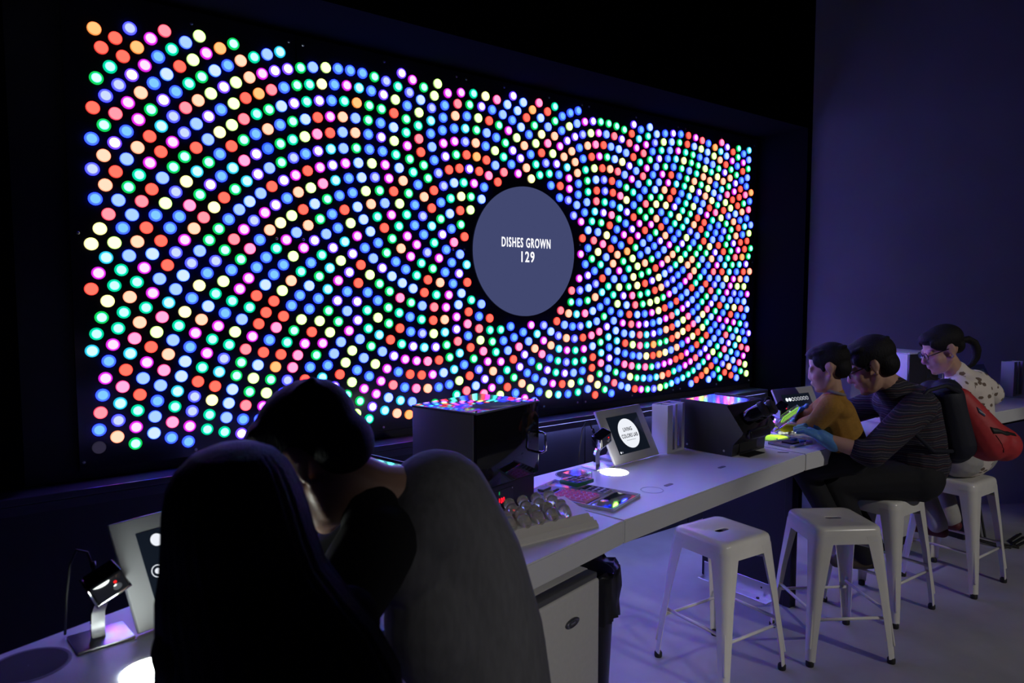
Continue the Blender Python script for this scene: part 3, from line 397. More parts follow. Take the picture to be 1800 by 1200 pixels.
for i in range(5):
    d = segs[i]; g = .0018
    q = [PF[i]+d*g, PF[i+1]-d*g, PB[i+1]-d*g, PB[i]+d*g]
    c = (PF[i]+PF[i+1])/2
    t = thing('countertop', clabels[i], 'counter', (c.x, c.y, H-.08), 0)
    bm = bmesh.new(); vs_ = [bm.verts.new((p.x-c.x, p.y-c.y, z)) for z in (0,.08) for p in q]
    for f in ((3,2,1,0),(4,5,6,7),(0,1,5,4),(1,2,6,5),(2,3,7,6),(3,0,4,7)): bm.faces.new([vs_[k] for k in f])
    bmesh.ops.recalc_face_normals(bm, faces=bm.faces[:]); bmesh.ops.bevel(bm, geom=bm.edges[:], offset=.004, segments=2, affect='EDGES')
    me = bpy.data.meshes.new('slab'); bm.to_mesh(me); bm.free(); link('slab', me, M_top, t)
    # dark apron rail recessed below the slab
    qa = [PF[i]+d*.01+left(d)*.10, PF[i+1]-d*.01+left(d)*.10, PF[i+1]-d*.01+left(d)*.13, PF[i]+d*.01+left(d)*.13]
    mb = MB().prism([(p.x-c.x, p.y-c.y) for p in qa], -.05, -.0005); mb.build('apron', M_navy, t)
    tops.append(t)
def inlay(i, mbf, name, m, u, v, z=H):
    p = CL(i, u, v); mb = MB(); mb.M = Matrix.Translation((p.x, p.y, z)) @ Matrix.Rotation(hd(i), 4, 'Z'); mbf(mb)
    return mb.build(name, m, tops[i], 30, world=True)
def loc_uv(i, x, y):
    d = segs[i]; q = V((x, y)) - PF[i]; return q.dot(d), q.dot(left(d))
def pill(L, r, n=8):
    return [(L/2 + r*math.cos(a), r*math.sin(a)) for a in [math.pi*(k/n-.5) for k in range(n+1)]] + [(-L/2 - r*math.cos(a), -r*math.sin(a)) for a in [math.pi*(k/n-.5) for k in range(n+1)]]
M_dark = mat('dark_recess', (.008,.008,.010), .8)
M_slot = mat('slot_grey', (.16,.16,.18), .5)
# bin holes in the counter: flat dark disc for the shade inside, with a thin rim
def bin_hole(i, x, y, r=.068):
    u, v = loc_uv(i, x, y)
    inlay(i, lambda mb: mb.lathe([(r-.004,.0004),(r,.0016),(r+.003,.0012),(r+.004,.0002)], 40, cap=False), 'hole_rim', M_slot, u, v)
    inlay(i, lambda mb: mb.lathe([(.0005,.0009),(r-.003,.0009)], 40, cap=False), 'hole', M_dark, u, v)
bin_hole(2, .25, 2.893); bin_hole(0, -.975, 1.385, .072)
for i, x, y, a in ((2,.903,3.017,.5),(2,.612,2.735,.5),(2,1.275,3.30,1.4)):
    u, v = loc_uv(i, x, y)
    p = CL(i, u, v); mb = MB(); mb.M = Matrix.Translation(p) @ Matrix.Rotation(hd(i)-a+.5, 4, 'Z'); mb.prism(pill(.035,.0085), -.001, .0012); mb.build('cable_slot', M_slot, tops[i], world=True)
u, v = loc_uv(2, .533, 2.663); inlay(2, lambda mb: mb.lathe([(.040,.0002),(.041,.0010),(.043,.0010),(.044,.0002)], 40, cap=False), 'inlay_ring', mat('inlay_grey', (.45,.45,.5), .4), u, v)
# light discs set into the counter
for i, x, y, r in ((2,.428,2.932,.058),(0,-.715,1.365,.056),(3,1.372,3.655,.060)):
    u, v = loc_uv(i, x, y)
    inlay(i, lambda mb: mb.lathe([(.0005,.0016),(r,.0016),(r+.001,.0004)], 40, cap=False), 'light_disc', (M_lampA if i == 0 else M_lamp) if i < 3 else emat('green_disc', lin((190,255,70)), 1.6), u, v)
# ---------------------------------------------------------------- pedestals
def pedestal(i, u, v0, v1, label, th=.04):
    a = CL(i, u, v0); t = thing('counter_pedestal', label, 'pedestal', (a.x, a.y, 0), hd(i))
    mb = MB().bbox((0,0,.0), (th, v1-v0, H-.082), .003, 1); mb.build('panel', M_navy, t)
    mb = MB().bbox((-.004,-.0,.0), (th+.012,.045,H-.082), .003, 1); mb.build('edge_post', mat('post_black', (.008,.008,.012), .5), t)
    mb = MB().bbox((-.003,.10,.0), (-.0005,v1-v0-.02,.085), .001, 1).bbox((-.062,.10,.0005), (-.0005,v1-v0-.02,.004), .001, 1)
    br = mb.build('floor_bracket', M_steel, t)
    for k in range(2):
        y = .17 + k*(v1-v0-.33)
        mb = MB(); mb.M = Matrix.Translation((-.0031,y,.055)) @ Matrix.Rotation(-math.pi/2, 4, 'Y'); mb.lathe([(.0002,.001),(.0055,.001),(.0055,0)], 10, cap=False); mb.build('bolt', M_rub, br)
        mb = MB(); mb.M = Matrix.Translation((-.035,y,.004)); mb.lathe([(.009,0),(.009,.004),(.0002,.005)], 10, cap=False); mb.build('bolt', M_rub, br)
    return t
pedestal(3, .285, .23, .80, 'dark navy panel leg with a steel floor bracket behind the nearest white stools')
pedestal(0, .35, .2, .58, 'dark navy panel leg under the counter behind the long-haired girl')
pedestal(4, 1.05, .2, .58, 'dark navy panel leg under the far right counter beside the cables')
# ---------------------------------------------------------------- stools
def rsq(h, r, n=8):
    """rounded square outline, 4*n points, starting at the +x side middle-ish"""
    pts = []
    for q in range(4):
        cx, cy = [(1,1),(-1,1),(-1,-1),(1,-1)][q]
        for k in range(n):
            a = math.pi/2*q + math.pi/2*k/(n-1); pts.append((cx*(h-r)+r*math.cos(a), cy*(h-r)+r*math.sin(a)))
    return pts
def pill32(L, r):
    pts = []
    for q in range(4):
        cx = [1,-1,-1,1][q]
        for k in range(8):
            a = math.pi/2*q + math.pi/2*k/7; pts.append((cx*L/2 + r*math.cos(a), r*math.sin(a)))
    return pts
def make_stool():
    t = thing('metal_stool', '', 'stool')
    hs, HT = .155, .61
    loops = [(pill32(.045,.014), HT-.0065), (pill32(.045,.0155), HT-.0042), (pill32(.05,.02), HT-.0035), (rsq(hs-.045,.03), HT-.003), (rsq(hs-.028,.035), HT), (rsq(hs-.012,.037), HT-.002), (rsq(hs-.004,.04), HT-.008), (rsq(hs,.042), HT-.018), (rsq(hs+.006,.042), HT-.075), (rsq(hs+.004,.042), HT-.076), (rsq(hs-.003,.04), HT-.020)]
    mb = MB(); vs_ = []; fs = []
    for L, z in loops: vs_ += [(x, y, z) for x, y in L]
    for i in range(len(loops)-1):
        for k in range(32): k2 = (k+1) % 32; fs.append((i*32+k, i*32+k2, (i+1)*32+k2, (i+1)*32+k))
    mb.add(vs_, fs); mb.build('seat', M_enamel, t, 50)
    MB().bbox((-.12,-.12,HT-.060),(.12,.12,HT-.056), .001, 1).build('slot_shade', mat('slot_shade_dark', (.02,.02,.02), .8), t)  # dark sheet below the seat, stands for the shade seen through the slot
    # legs: folded angle sections wide at the top, narrow at the foot
    for q in range(4):
        sx, sy = [(1,1),(-1,1),(-1,-1),(1,-1)][q]
        rings = []
        for fz, c, wd, rr in ((HT-.04, hs+.003, .085, .04), (HT-.10, hs+.008, .075, .036), (.33, hs+.024, .052, .026), (.10, hs+.042, .036, .018), (.022, hs+.047, .032, .016)):
            out = [(c, c-wd)] + [(c-rr+rr*math.cos(a), c-rr+rr*math.sin(a)) for a in [math.pi/2*k/6 for k in range(7)]] + [(c-wd, c)]
            inn = [(x-.003*(1 if x > c-wd+.001 else 0), y-.003*(1 if y > c-wd+.001 else 0)) for x, y in out]
            rings.append([(sx*x, sy*y, fz) for x, y in out + inn[::-1]])
        n = len(rings[0]); mb = MB(); fs = []
        for i in range(len(rings)-1):
            for k in range(n): k2 = (k+1) % n; fs.append((i*n+k, i*n+k2, (i+1)*n+k2, (i+1)*n+k))
        mb.add([p for r in rings for p in r], fs); lg = mb.build('leg', M_enamel, t, 40)
        c = hs+.047-.014
        mb = MB().lathe([(.016,.0),(.0175,.004),(.0175,.020),(.014,.026)], 16, (sx*c, sy*c, 0)); mb.build('foot_cap', M_rub, lg, 40)
        a = V((sx*(hs+.046-.0075), sy*(hs+.046-.0075), .085)); b = V((sx*(hs+.030-.010), sy*(hs+.030-.010), .245))
        mb = MB().cap(a, b, .0065, .0065, seg=10); mb.build('pressed_rib', M_enamel, lg, True)
    for q in range(4):
        z = .20 if q % 2 == 0 else .23; c = hs+.033-.02
        P = [(1,1),(-1,1),(-1,-1),(1,-1)]; a, b = P[q], P[(q+1) % 4]
        mb = MB().tube([(a[0]*c, a[1]*c, z), (b[0]*c, b[1]*c, z)], .0075, 8); mb.build('brace', M_enamel, t, True)
    for a, b in (((1,1),(-1,-1)), ((-1,1),(1,-1))):
        mb = MB().tube([(a[0]*.14, a[1]*.14, .52), (b[0]*.14, b[1]*.14, .52 if a[0] > 0 else .505)], .006, 8); mb.build('cross_rod', M_enamel, t, True)
    return t
st = make_stool()
SG = 'white metal stools'
SP = [((.925,3.073,0), math.radians(33), 'white metal stool nearest the bin, pushed halfway under the counter'),
      ((1.493,3.245,0), math.radians(4), 'empty white metal stool with a bright seat, in front of the seated man'),
      ((1.935,3.665,0), math.radians(35), 'white metal stool that the man in the striped sweater sits on'),
      ((2.545,4.005,0), math.radians(35), 'white metal stool that the woman in glasses sits on')]
for k, (l, a, lab) in enumerate(SP):
    if k == 0: st.location = l; st.rotation_euler = (0,0,a); st['label'] = lab; st['group'] = SG
    else: dup(st, l, a, lab, SG)
# ---------------------------------------------------------------- fridge, bin
fr_c = V((.285,2.245)); a = hd(1)
t = thing('mini_fridge', 'white mini fridge with an oval badge under the counter behind the leaning man', 'fridge', (fr_c.x, fr_c.y, 0), a)
MB().bbox((-.50,.045,.015), (0,.48,.750), .006).build('body', M_white, t, 30)
MB().bbox((-.50,.0,.03), (0,.042,.730), .010, 3).build('door', mat('fridge_door', (.66,.65,.63), .4, noise=.03, nscale=60), t, 30)
MB().bbox((-.48,.004,.731), (-.01,.044,.751), .004).build('grip_strip', mat('strip_grey', (.10,.10,.11), .4), t, 30)
mb = MB(); mb.M = Matrix.Translation((-.155,-.0005,.635)) @ Matrix.Rotation(math.pi/2, 4, 'X') @ Matrix.Diagonal((1.5,.62,1,1)); mb.lathe([(.024,0),(.024,.003),(.021,.004)], 28); bd_ = mb.build('badge', mat('badge_grey', (.12,.12,.13), .3, .6), t, 30)
mb = MB(); mb.M = Matrix.Translation((-.155,-.0045,.635)) @ Matrix.Rotation(math.pi/2, 4, 'X') @ Matrix.Diagonal((1.5,.62,1,1)); mb.lathe([(.015,0),(.018,.0012),(.0195,0)], 28, cap=False); mb.build('badge_ring', M_steel, bd_, 30)
mb = MB(); mb.M = Matrix.Translation((-.155,-.0045,.635)) @ Matrix.Rotation(math.pi/2, 4, 'X'); mb.bbox((-.012,-.003,0), (.012,.003,.001), .0008, 1); mb.build('badge_bar', M_steel, bd_)
for x in (-.46,-.04): MB().lathe([(.015,0),(.015,.016)], 12, (x,.1,0)).build('foot', M_rub, t)
for x in (-.46,-.04): MB().lathe([(.015,0),(.015,.016)], 12, (x,.42,0)).build('foot', M_rub, t)
t = thing('waste_bin', 'dark waste bin lined with a black bag beside the white fridge', 'bin', (.262,2.63,0), .3)
MB().lathe([(.095,0),(.10,.004),(.128,.60),(.122,.60),(.094,.02)], 28).build('bucket', M_blk, t, 40)
mb = MB(); prof = []
vs_, fs = [], []
prof = [(.120,.42),(.131,.60),(.140,.628),(.146,.61),(.150,.56),(.143,.50),(.146,.45)]
for i, (r, z) in enumerate(prof):
    for k in range(36):
        q = 2*math.pi*k/36; w_ = .006*math.sin(k*2.1+i)+.005*math.sin(k*3.7+i*2); vs_.append(((r+w_)*math.cos(q), (r+w_)*math.sin(q), z+.008*math.sin(k*1.3+i)))
for i in range(len(prof)-1):
    for k in range(36): k2 = (k+1) % 36; fs.append((i*36+k, i*36+k2, (i+1)*36+k2, (i+1)*36+k))
mb.add(vs_, fs).build('bin_bag', mat('bag_black', (.012,.012,.014), .3), t, True)
# ---------------------------------------------------------------- tablets on stands
def make_tablet(label, loc, rz, face, tilt=28):
    """silver framed tablet; x to its right, -y towards the viewer"""
    t = thing('tablet_stand', label, 'tablet', loc, rz)
    W_, Hh = .325, .25; T = Matrix.Translation((0,0,.007)) @ Matrix.Rotation(math.radians(-tilt), 4, 'X')     # leans back (+y)
    mb = MB(); mb.M = T; mb.bbox((-W_/2,-.0,.0), (W_/2,.014,Hh), .004); mb.build('frame', M_silver, t, 30)
    sx, sz0, sz1 = .112, .038, .212
    mb = MB(); mb.M = T; mb.box((-sx,-.0012,sz0), (sx,.0002,sz1)); sc = mb.build('screen', M_scr, t)
    mb = MB().bbox((-.10,.045,0), (.10,.155,.012), .003); mb.build('base', M_silver, t, 30)
    mb = MB().prism([(.03,.012),(.15,.012),(.145,.02),(Hh*.40,.115)], -.045, .045, 'x'); mb.build('prop', M_silver, t, 30)
    S = T @ Matrix.Translation((0,-.0016,(sz0+sz1)/2))
    def put(mb, name, m): mb.v = [S @ p for p in mb.v]; return link(name, mb.mesh(name), m, sc)
    def disc(x, z, r, name, m, y=0, r0=None):
        mb = MB(); mb.M = Matrix.Translation((x, y, z)) @ Matrix.Rotation(math.pi/2, 4, 'X')
        mb.lathe([(r0 or .0002,.0004),(r,.0004)], 40, cap=False); put(mb, name, m)
    def bar(x0, z0, x1, z1, name, m, y=0):
        put(MB().box((x0, y-.0006, z0), (x1, y-.0003, z1)), name, m)
    def tx(body, size, x, z, m, xs=.8):
        me = textmesh(body, size, xs, .0001, 1.1)
        for v in me.vertices: v.co = S @ V((v.co.x+x, -.0009-v.co.z, v.co.y+z))
        link('lettering', me, m, sc)
    if face == 'logo':
        disc(.002,.0,.069,'logo_disc',M_scrw)
        tx('LIVING', .0245, .002, .018, M_ink); tx('COLORS LAB', .0245, .002, -.012, M_ink, .74)
        for k in range(12): bar(-.030+k*.0055, -.0325, -.0262+k*.0055, -.0305, 'small_print', mat('ink_grey', (.25,.25,.3), .6), -.0002)
        disc(-.100,-.078,.0048,'icon',M_scrw); disc(-.088,-.078,.0042,'icon',mat('icon_dim', (.1,.1,.12), .5, emit=(.15,.16,.2)))
    elif face == 'steps':
        for k in range(8): disc(-.082+k*.0235, .058, .0105, 'step_icon', M_scrw, 0, None if k < 2 else .0088 if k > 2 else .0078)
        for k in range(6):
            if k: bar(-.0395+k*.0235, .055, -.0305+k*.0235, .061, 'step_mark', mat('icon_dim', (.1,.1,.12), .5, emit=(.15,.16,.2)))
        for k in range(15): bar(-.052+k*.0072, -.016+(k % 3)*.0006, -.0468+k*.0072, -.0085, 'text_line', M_scrw)
        disc(.094,-.012,.008,'icon',M_scrw,0,.004); disc(-.095,-.012,.008,'icon',M_scrw,0,.003)
    elif face == 'left':
        disc(-.070,.062,.0145,'step_icon',M_scrw); disc(-.038,.062,.0165,'step_icon',M_scrw,0,.0095); disc(-.038,.062,.003,'step_dot',M_scrw)
        disc(-.088,-.008,.0145,'back_icon',M_scrw,0,.0125); disc(-.088,-.008,.0065,'back_icon',M_scrw); bar(-.092,-.0095,-.078,-.0065,'back_icon',M_scrw)
        for k in range(5): bar(-.030+k*.013, .005-k*.0005, -.021+k*.013, .013, 'text_line', M_scrw)
        for k in range(4): bar(-.028+k*.013, -.008, -.019+k*.013, .0, 'text_line', M_scrw)
        for k in range(5): bar(-.026+k*.012, -.022, -.016+k*.012, -.013, 'text_line', M_scrw)
        disc(-.086,-.074,.0055,'icon',M_scrw); disc(-.077,-.074,.0055,'icon',M_scrw); disc(-.066,-.074,.005,'icon',mat('icon_dim', (.1,.1,.12), .5, emit=(.15,.16,.2)))
    return t
a2 = math.atan2(3.242-3.017, .681-.446)
make_tablet('silver-framed tablet showing a white disc that reads LIVING COLORS LAB', (.565,3.130,H), a2, 'logo')
make_tablet('silver-framed tablet with a row of round icons, beside the boy in mustard', (1.605,3.795,H), math.atan2(.50,.865), 'steps')
make_tablet('silver-framed tablet partly hidden by the long-haired girl', (-.722,1.640,H), math.atan2(.83,.56), 'left')
make_tablet('pale-framed dark tablet behind the shoulder of the woman in glasses', (3.40,5.03,H), math.atan2(.53,.85), 'off')
# ---------------------------------------------------------------- barcode readers on goosenecks
M_chrome = mat('chrome', (.75,.75,.78), .12, 1.0)
def make_scanner(label, loc, rz):
    t = thing('code_reader', label, 'scanner', loc, rz)
    MB().bbox((-.055,-.05,0), (.055,.05,.006), .002).build('base_plate', M_steel, t, 30)
    pts = [(-.005, .0, .006), (-.006,.002,.03), (-.004,.004,.06), (.004,.0,.085), (.012,-.008,.100)]
    vs_, fs = [], []
    mb = MB()
    for i, p in enumerate(pts):
        for dx, dy in ((-.013,-.006),(.013,-.006),(.013,.006),(-.013,.006)): vs_.append((p[0]+dx, p[1]+dy, p[2]))
    for i in range(len(pts)-1):
        for k in range(4): k2 = (k+1) % 4; fs.append((i*4+k, i*4+k2, (i+1)*4+k2, (i+1)*4+k))
    fs += [(3,2,1,0), tuple(len(pts)*4-4+k for k in range(4))]
    mb.add(vs_, fs).build('neck', M_chrome, t, 40)
    R = Matrix.Translation((.012,-.012,.125)) @ Matrix.Rotation(math.radians(-24), 4, 'Y') @ Matrix.Rotation(math.radians(18), 4, 'X')
    mb = MB(); mb.M = R; mb.bbox((-.037,-.022,-.030), (.037,.024,-.024), .002).bbox((-.040,-.024,-.030), (-.035,.024,.028), .002); mb.build('cradle', M_chrome, t, 30)
    mb = MB(); mb.M = R; mb.bbox((-.034,-.026,-.023), (.034,.024,.032), .006, 3); h_ = mb.build('head', M_gloss, t, 30)
    mb = MB(); mb.M = R @ Matrix.Translation((.012,-.0262,.012)) @ Matrix.Rotation(math.pi/2, 4, 'X'); mb.lathe([(.0035,0),(.003,.0015),(.0005,.002)], 12); mb.build('red_light', M_red, h_, True)
    mb = MB(); mb.M = R @ Matrix.Translation((.012,-.0262,-.002)) @ Matrix.Rotation(math.pi/2, 4, 'X'); mb.lathe([(.009,0),(.009,.0012),(.006,.002)], 16); mb.build('lens', mat('lens', (.05,.05,.06), .1), h_, 30)
    mb = MB().tube([(-.004,.028,.15),(-.012,.036,.185),(-.03,.046,.192),(-.042,.055,.16),(-.05,.06,.09),(-.055,.065,.004)], .0028, 8); mb.build('cable', M_rub, t, True)
    mb = MB().tube([(-.004,.02,.145),(-.004,.03,.163)], .006, 10); mb.build('cable_plug', M_blk, t, True)
    return t
make_scanner('chrome-necked code reader beside the logo tablet', (.370,3.020,H), hd(2)-.1)
make_scanner('chrome-necked code reader at the far left edge of the counter', (-.893,1.498,H), hd(0)-.25)
make_scanner('small dark code reader half hidden behind the eyepieces and the boy', (1.425,3.785,H), hd(3)-.1)
# ---------------------------------------------------------------- tall dish boxes
def dish_box(label, loc, rz, Wd=.152, Dp=.085, Ht=.226, inner=True):
    t = thing('dish_box', label, 'box', loc, rz)
    mb = MB(); th = .004
    mb.box((-Wd/2,0,0),(Wd/2,Dp,.012)); mb.box((-Wd/2,Dp-th,.012),(Wd/2,Dp,Ht)); mb.box((-Wd/2,0,.012),(-Wd/2+th,Dp-th,Ht)); mb.box((Wd/2-th,0,.012),(Wd/2,Dp-th,Ht))
    mb.build('shell', M_frost, t)
    MB().box((-Wd/2+th,0,.012),(-Wd/2+.045,.004,Ht)).box((-.008,0,.012),(.010,.004,Ht)).box((Wd/2-.022,0,.012),(Wd/2-th,.004,Ht)).box((-.003,.004,.012),(.003,Dp-th,Ht-.002)).build('divider', M_frost, t)
    for sx, n in ((-.030,2),(.034,6)):
        for k in range(n):
            mb = MB().lathe([(.026,0),(.027,.002),(.027,.009),(.024,.010)], 20, (sx*.95,.042,.0125+k*.0115)); mb.build('petri_dish', mat('agar_dish', (.40,.26,.24), .3, noise=.1), t, 40)
    return t
dish_box('tall frosted box of stacked petri dishes beside the logo tablet', (.775,3.322,H), math.atan2(3.374-3.265,.826-.72))
dish_box('tall frosted box of stacked petri dishes at the right picture edge', (3.68,5.135,H), math.atan2(.53,.85), .15, .085, .25)
dish_box('frosted box glimpsed between the girl\'s hair and the man\'s chin', (-.612,1.858,H), hd(0), .11, .08)
# ---------------------------------------------------------------- microscope hoods
def make_hood(label, loc, rz, eyes=True):
    """black viewing box; front-left-bottom corner at the origin, x along the counter, y inwards"""
    t = thing('microscope_hood', label, 'microscope', loc, rz)
    M_hood = mat('hood_black', (.022,.022,.026), .38, noise=.1)
    prof = [(.28,0),(.0,0),(-.006,.055),(-.050,.105),(-.056,.118),(.030,.232),(.28,.232)]
    mb = MB().prism(prof, 0, .288, 'x'); o = mb.build('housing', M_hood, t)
    MB().box((.006,.036,.2322),(.282,.274,.2345)).build('top_plate', mat('hood_top', (.45,.45,.5), .10, .9), t)
    MB().bbox((-.0045,.02,.236-.004),(.0,.28,.240), .001, 1).bbox((.288,.02,.232),(.2925,.28,.240), .001, 1).build('side_lip', M_hood, t)
    MB().box((.055,-.0075,.016),(.205,.004,.055)).build('slot', M_dark, t)
    MB().bbox((.045,-.010,.008),(.215,-.002,.016), .002, 1).bbox((.045,-.010,.055),(.215,-.004,.060), .001, 1).build('slot_frame', M_blk, t)
    MB().bbox((.05,-.06,.0005),(.19,-.008,.004), .001, 1).build('slide_tray', M_blk, t)
    if eyes:
        fn = V((0,-.80,.60)).normalized()      # out of the sloping face
        base = V((0,-.020,.170))
        mb = MB(); ax = V((0,.60,.80)).normalized()
        for x in (.085,.165):
            p = base + V((x,0,0)); q = p + V((.02,0,0)) + fn*.085
            e = MB().tube([p - fn*.01, p + fn*.035, p+V((.008,0,0)) + fn*.040, q], .033, 24); eo = e.build('eyepiece', M_gloss, t, 40)
            d = (q - p).normalized(); MB().tube([q - d*.004, q + d*.010, q + d*.014], .037, 24, .032).build('eye_cup', M_rub, eo, 40)
        MB().bbox((.035,-.075,.085),(.215,-.045,.125), .008, 3).build('nose_bar', M_blk, t, 30)
        MB().tube([(.04,-.062,.12),(.12,-.100,.142),(.2,-.066,.16)], .006, 10).build('cable', M_rub, t, True)
    for x, y in ((-.0006,.04),(-.0006,.24)):
        mb = MB(); mb.M = Matrix.Translation((x,y,.022)) @ Matrix.Rotation(-math.pi/2, 4, 'Y'); mb.lathe([(.0055,0),(.0045,.002),(.0005,.0025)], 12); mb.build('screw', M_steel, t, 40)
    return t
make_hood('black microscope hood with two eyepieces on the long counter section', (1.004,3.208,H), math.atan2(3.399-3.208,1.22-1.004))
pA = CL(1, .17, .30); make_hood('black microscope hood whose shiny top shows over the leaning man\'s shoulder', (pA.x, pA.y, H), hd(1), False)
# ---------------------------------------------------------------- incubators
def make_incubator(label, loc, rz, side, Wd=.35, Dp=.285, Ht=.367, door=None, readout=True):
    t = thing('incubator', label, 'incubator', loc, rz)
    zb = .105
    MB().bbox((.012,.012,.0),(Wd-.012,Dp,zb), .003, 1).build('base', M_blk, t, 30)
    MB().bbox((0,.014,zb-.005),(Wd,Dp,Ht-.006), .003, 2).build('cabinet', side, t, 30)
    d = MB().bbox((.001,0,zb+.004),(Wd-.001,.013,Ht-.004), .003, 2).build('door', door or M_gloss, t, 30)
    MB().tube([(Wd-.012,.002,.255),(Wd-.010,-.020,.255),(Wd-.004,-.030,.248),(Wd-.004,-.030,.19),(Wd-.010,-.020,.183),(Wd-.012,.002,.183)], .0045, 12).build('handle', M_chrome, d, True)
    MB().bbox((-.002,-.002,Ht-.006),(Wd+.002,Dp+.002,Ht+.001), .003, 2).build('lid', M_mirror if readout else side, t, 30)
    for x in (.01, Wd-.01): MB().lathe([(.004,0),(.004,.006),(.002,.008)], 10, (x,.010,Ht)).build('hinge_pin', M_steel, t, 40)
    if readout:
        c = MB().bbox((.06,.010,.018),(.21,.0125,.088), .002, 1).build('control_panel', mat('panel_dark', (.018,.018,.022), .3), t, 30)
        me = textmesh('100', .026, .85, .0004, 1.1)
        for v in me.vertices: v.co = V((v.co.x+.142, .0090-v.co.z, v.co.y+.050))
        link('readout', me, emat('readout_red', (1,.01,.03), 1.6), c)
        MB().box((.128,.0092,.072),(.133,.0098,.083)).build('green_light', M_grn, c)
        for x in (.066,.204):
            for z in (.024,.082):
                mb = MB(); mb.M = Matrix.Translation((x,.0098,z)) @ Matrix.Rotation(math.pi/2, 4, 'X'); mb.lathe([(.003,0),(.002,.001),(.0003,.0012)], 10); mb.build('screw', M_steel, c, 40)
    return t
M_side = mat('cabinet_slate', (.085,.085,.105), .45)
make_incubator('tall dark incubator with a glossy black door and a red readout', (-.113,2.235,H), math.atan2(.28,.21), M_side)
make_incubator('pale incubator against the blue wall behind the woman in glasses', (2.55,4.54,H), math.atan2(.42,.85), mat('cabinet_pale', (.62,.62,.66), .45), .30, .30, .36, mat('door_smoke', (.03,.03,.035), .1), False)
# ---------------------------------------------------------------- rack of clear tubes
rk = thing('tube_rack', 'white ridged rack of tilted clear dishes in front of the dark incubator', 'rack', (.022,2.055,H), math.atan2(2.263-2.07,.284-.022+.005))
prof = [(.0,0),(-.002,.006),(.010,.020),(.018,.016),(.028,.026),(.036,.022),(.048,.034),(.170,.060),(.185,.045),(.19,0)]
MB().prism([(p[0], p[1]) for p in prof], -.06, .315, 'x').build('tray', mat('rack_white', (.62,.60,.56), .3), rk, 30)
tube_me = None
for r_ in range(4):
    for k in range(6):
        x = -.035 + k*.054 + (r_ % 2)*.010; y = .060 + r_*.030; z = .036 + r_*.008
        R = Matrix.Translation((x,y,z)) @ Matrix.Rotation(math.radians(-38), 4, 'Y') @ Matrix.Rotation(math.radians(14), 4, 'X')
        if tube_me is None:
            mb = MB().lathe([(.0135,.0),(.0175,.004),(.0185,.034),(.0165,.040),(.008,.043),(.0003,.0435)], 20, cap=False); tube_me = mb.mesh('clear_cup'); tube_me.materials.append(mat('cup_plastic', (.90,.87,.80), .05, trans=.80, ior=1.35)); tube_me.polygons.foreach_set('use_smooth', [True]*len(tube_me.polygons))
        o = bpy.data.objects.new('clear_cup', tube_me); COL.objects.link(o); o.parent = rk; o.matrix_basis = R
# ---------------------------------------------------------------- sample tray with well plates (along the seam)
TA = math.atan2(.83, .56)
ty = thing('sample_tray', 'clear compartment tray lying along the counter seam by the bin hole', 'tray', (.345,2.385,H), TA)
M_tray = mat('tray_clear', (.74,.74,.80), .10, trans=.5, ior=1.3)
MB().bbox((0,0,.0002),(.228,.365,.003), .001, 1).build('floor_plate', M_tray, ty)
for a, b in (((0,0,.003),(.004,.365,.012)), ((.224,0,.003),(.228,.365,.012)), ((.004,0,.003),(.224,.004,.012)), ((.004,.361,.003),(.224,.365,.012)), ((.004,.098,.003),(.224,.101,.010)), ((.004,.270,.003),(.130,.273,.010)), ((.148,.101,.003),(.151,.361,.010))):
    MB().box(a, b).build('rim', M_tray, ty)
def tray_loc(x, y, z): return ty.matrix_basis @ V((x, y, z))
def plate(label, x, y, z, W_, D_, nx, ny, wm, wall, hh=.012, r=.006, sq=False, rz=0):
    p = tray_loc(x, y, z); t = thing('well_plate', label, 'well plate', p, TA+rz)
    MB().bbox((0,0,0),(W_,D_,hh), .0015, 1).build('body', wall, t, 30)
    for i in range(nx):
        for j in range(ny):
            cx, cy = W_*(i+.5)/nx, D_*(j+.5)/ny
            if sq: mb = MB().box((cx-r,cy-r,hh),(cx+r,cy+r,hh+.0006))
            else: mb = MB().lathe([(r,hh-.001),(r,hh+.004),(r-.001,hh+.004),(r-.0015,hh+.0005),(.0003,hh+.0005)], 12, (cx,cy,0), cap=False)
            mb.build('well', wm, t, 40)
    return t
M_pink = mat('pink_plastic', (.85,.22,.48), .22)
plate('pink well plate in the clear sample tray', .022, .118, .0034, .112, .140, 4, 6, M_pink, mat('pink_pale', (.80,.32,.55), .3), .010, .0085)
plate('grey plate with black square wells in the clear sample tray', .155, .112, .0034, .064, .100, 3, 4, M_dark, mat('plate_grey', (.34,.34,.37), .4), .010, .0078, True)
t = thing('foil_strip', 'small mirror strip reflecting coloured dots in the sample tray', 'mirror strip', tray_loc(.014,.014,.0034), TA)
MB().bbox((0,0,0),(.200,.076,.004), .001, 1).build('mirror', mat('mirror_strip', (.7,.7,.75), .04, 1.0), t)
t = thing('grey_strip', 'dark grey tray insert behind the pink well plate', 'tray insert', tray_loc(.012,.282,.0034), TA)
MB().bbox((0,0,0),(.110,.070,.010), .003, 1).build('insert', mat('insert_grey', (.09,.09,.11), .5), t, 30)
MB().bbox((.03,.02,.010),(.085,.05,.018), .003, 1).build('tab', mat('insert_grey', (.09,.09,.11), .5), t, 30)
t = thing('lidded_plate', 'green well plate under a clear lid behind the pink plate', 'well plate', (.246,2.632,H+.0165), hd(2)+.05)
MB().bbox((0,0,0),(.106,.088,.016), .004, 2).build('base', mat('plate_green', (.03,.16,.06), .35), t, 30)
for i in range(4):
    for j in range(3): MB().lathe([(.0085,.0162),(.0085,.0175),(.0003,.0178)], 14, (.016+i*.0245,.018+j*.0255,0), cap=False).build('well', M_dark, t)
lo = .0182
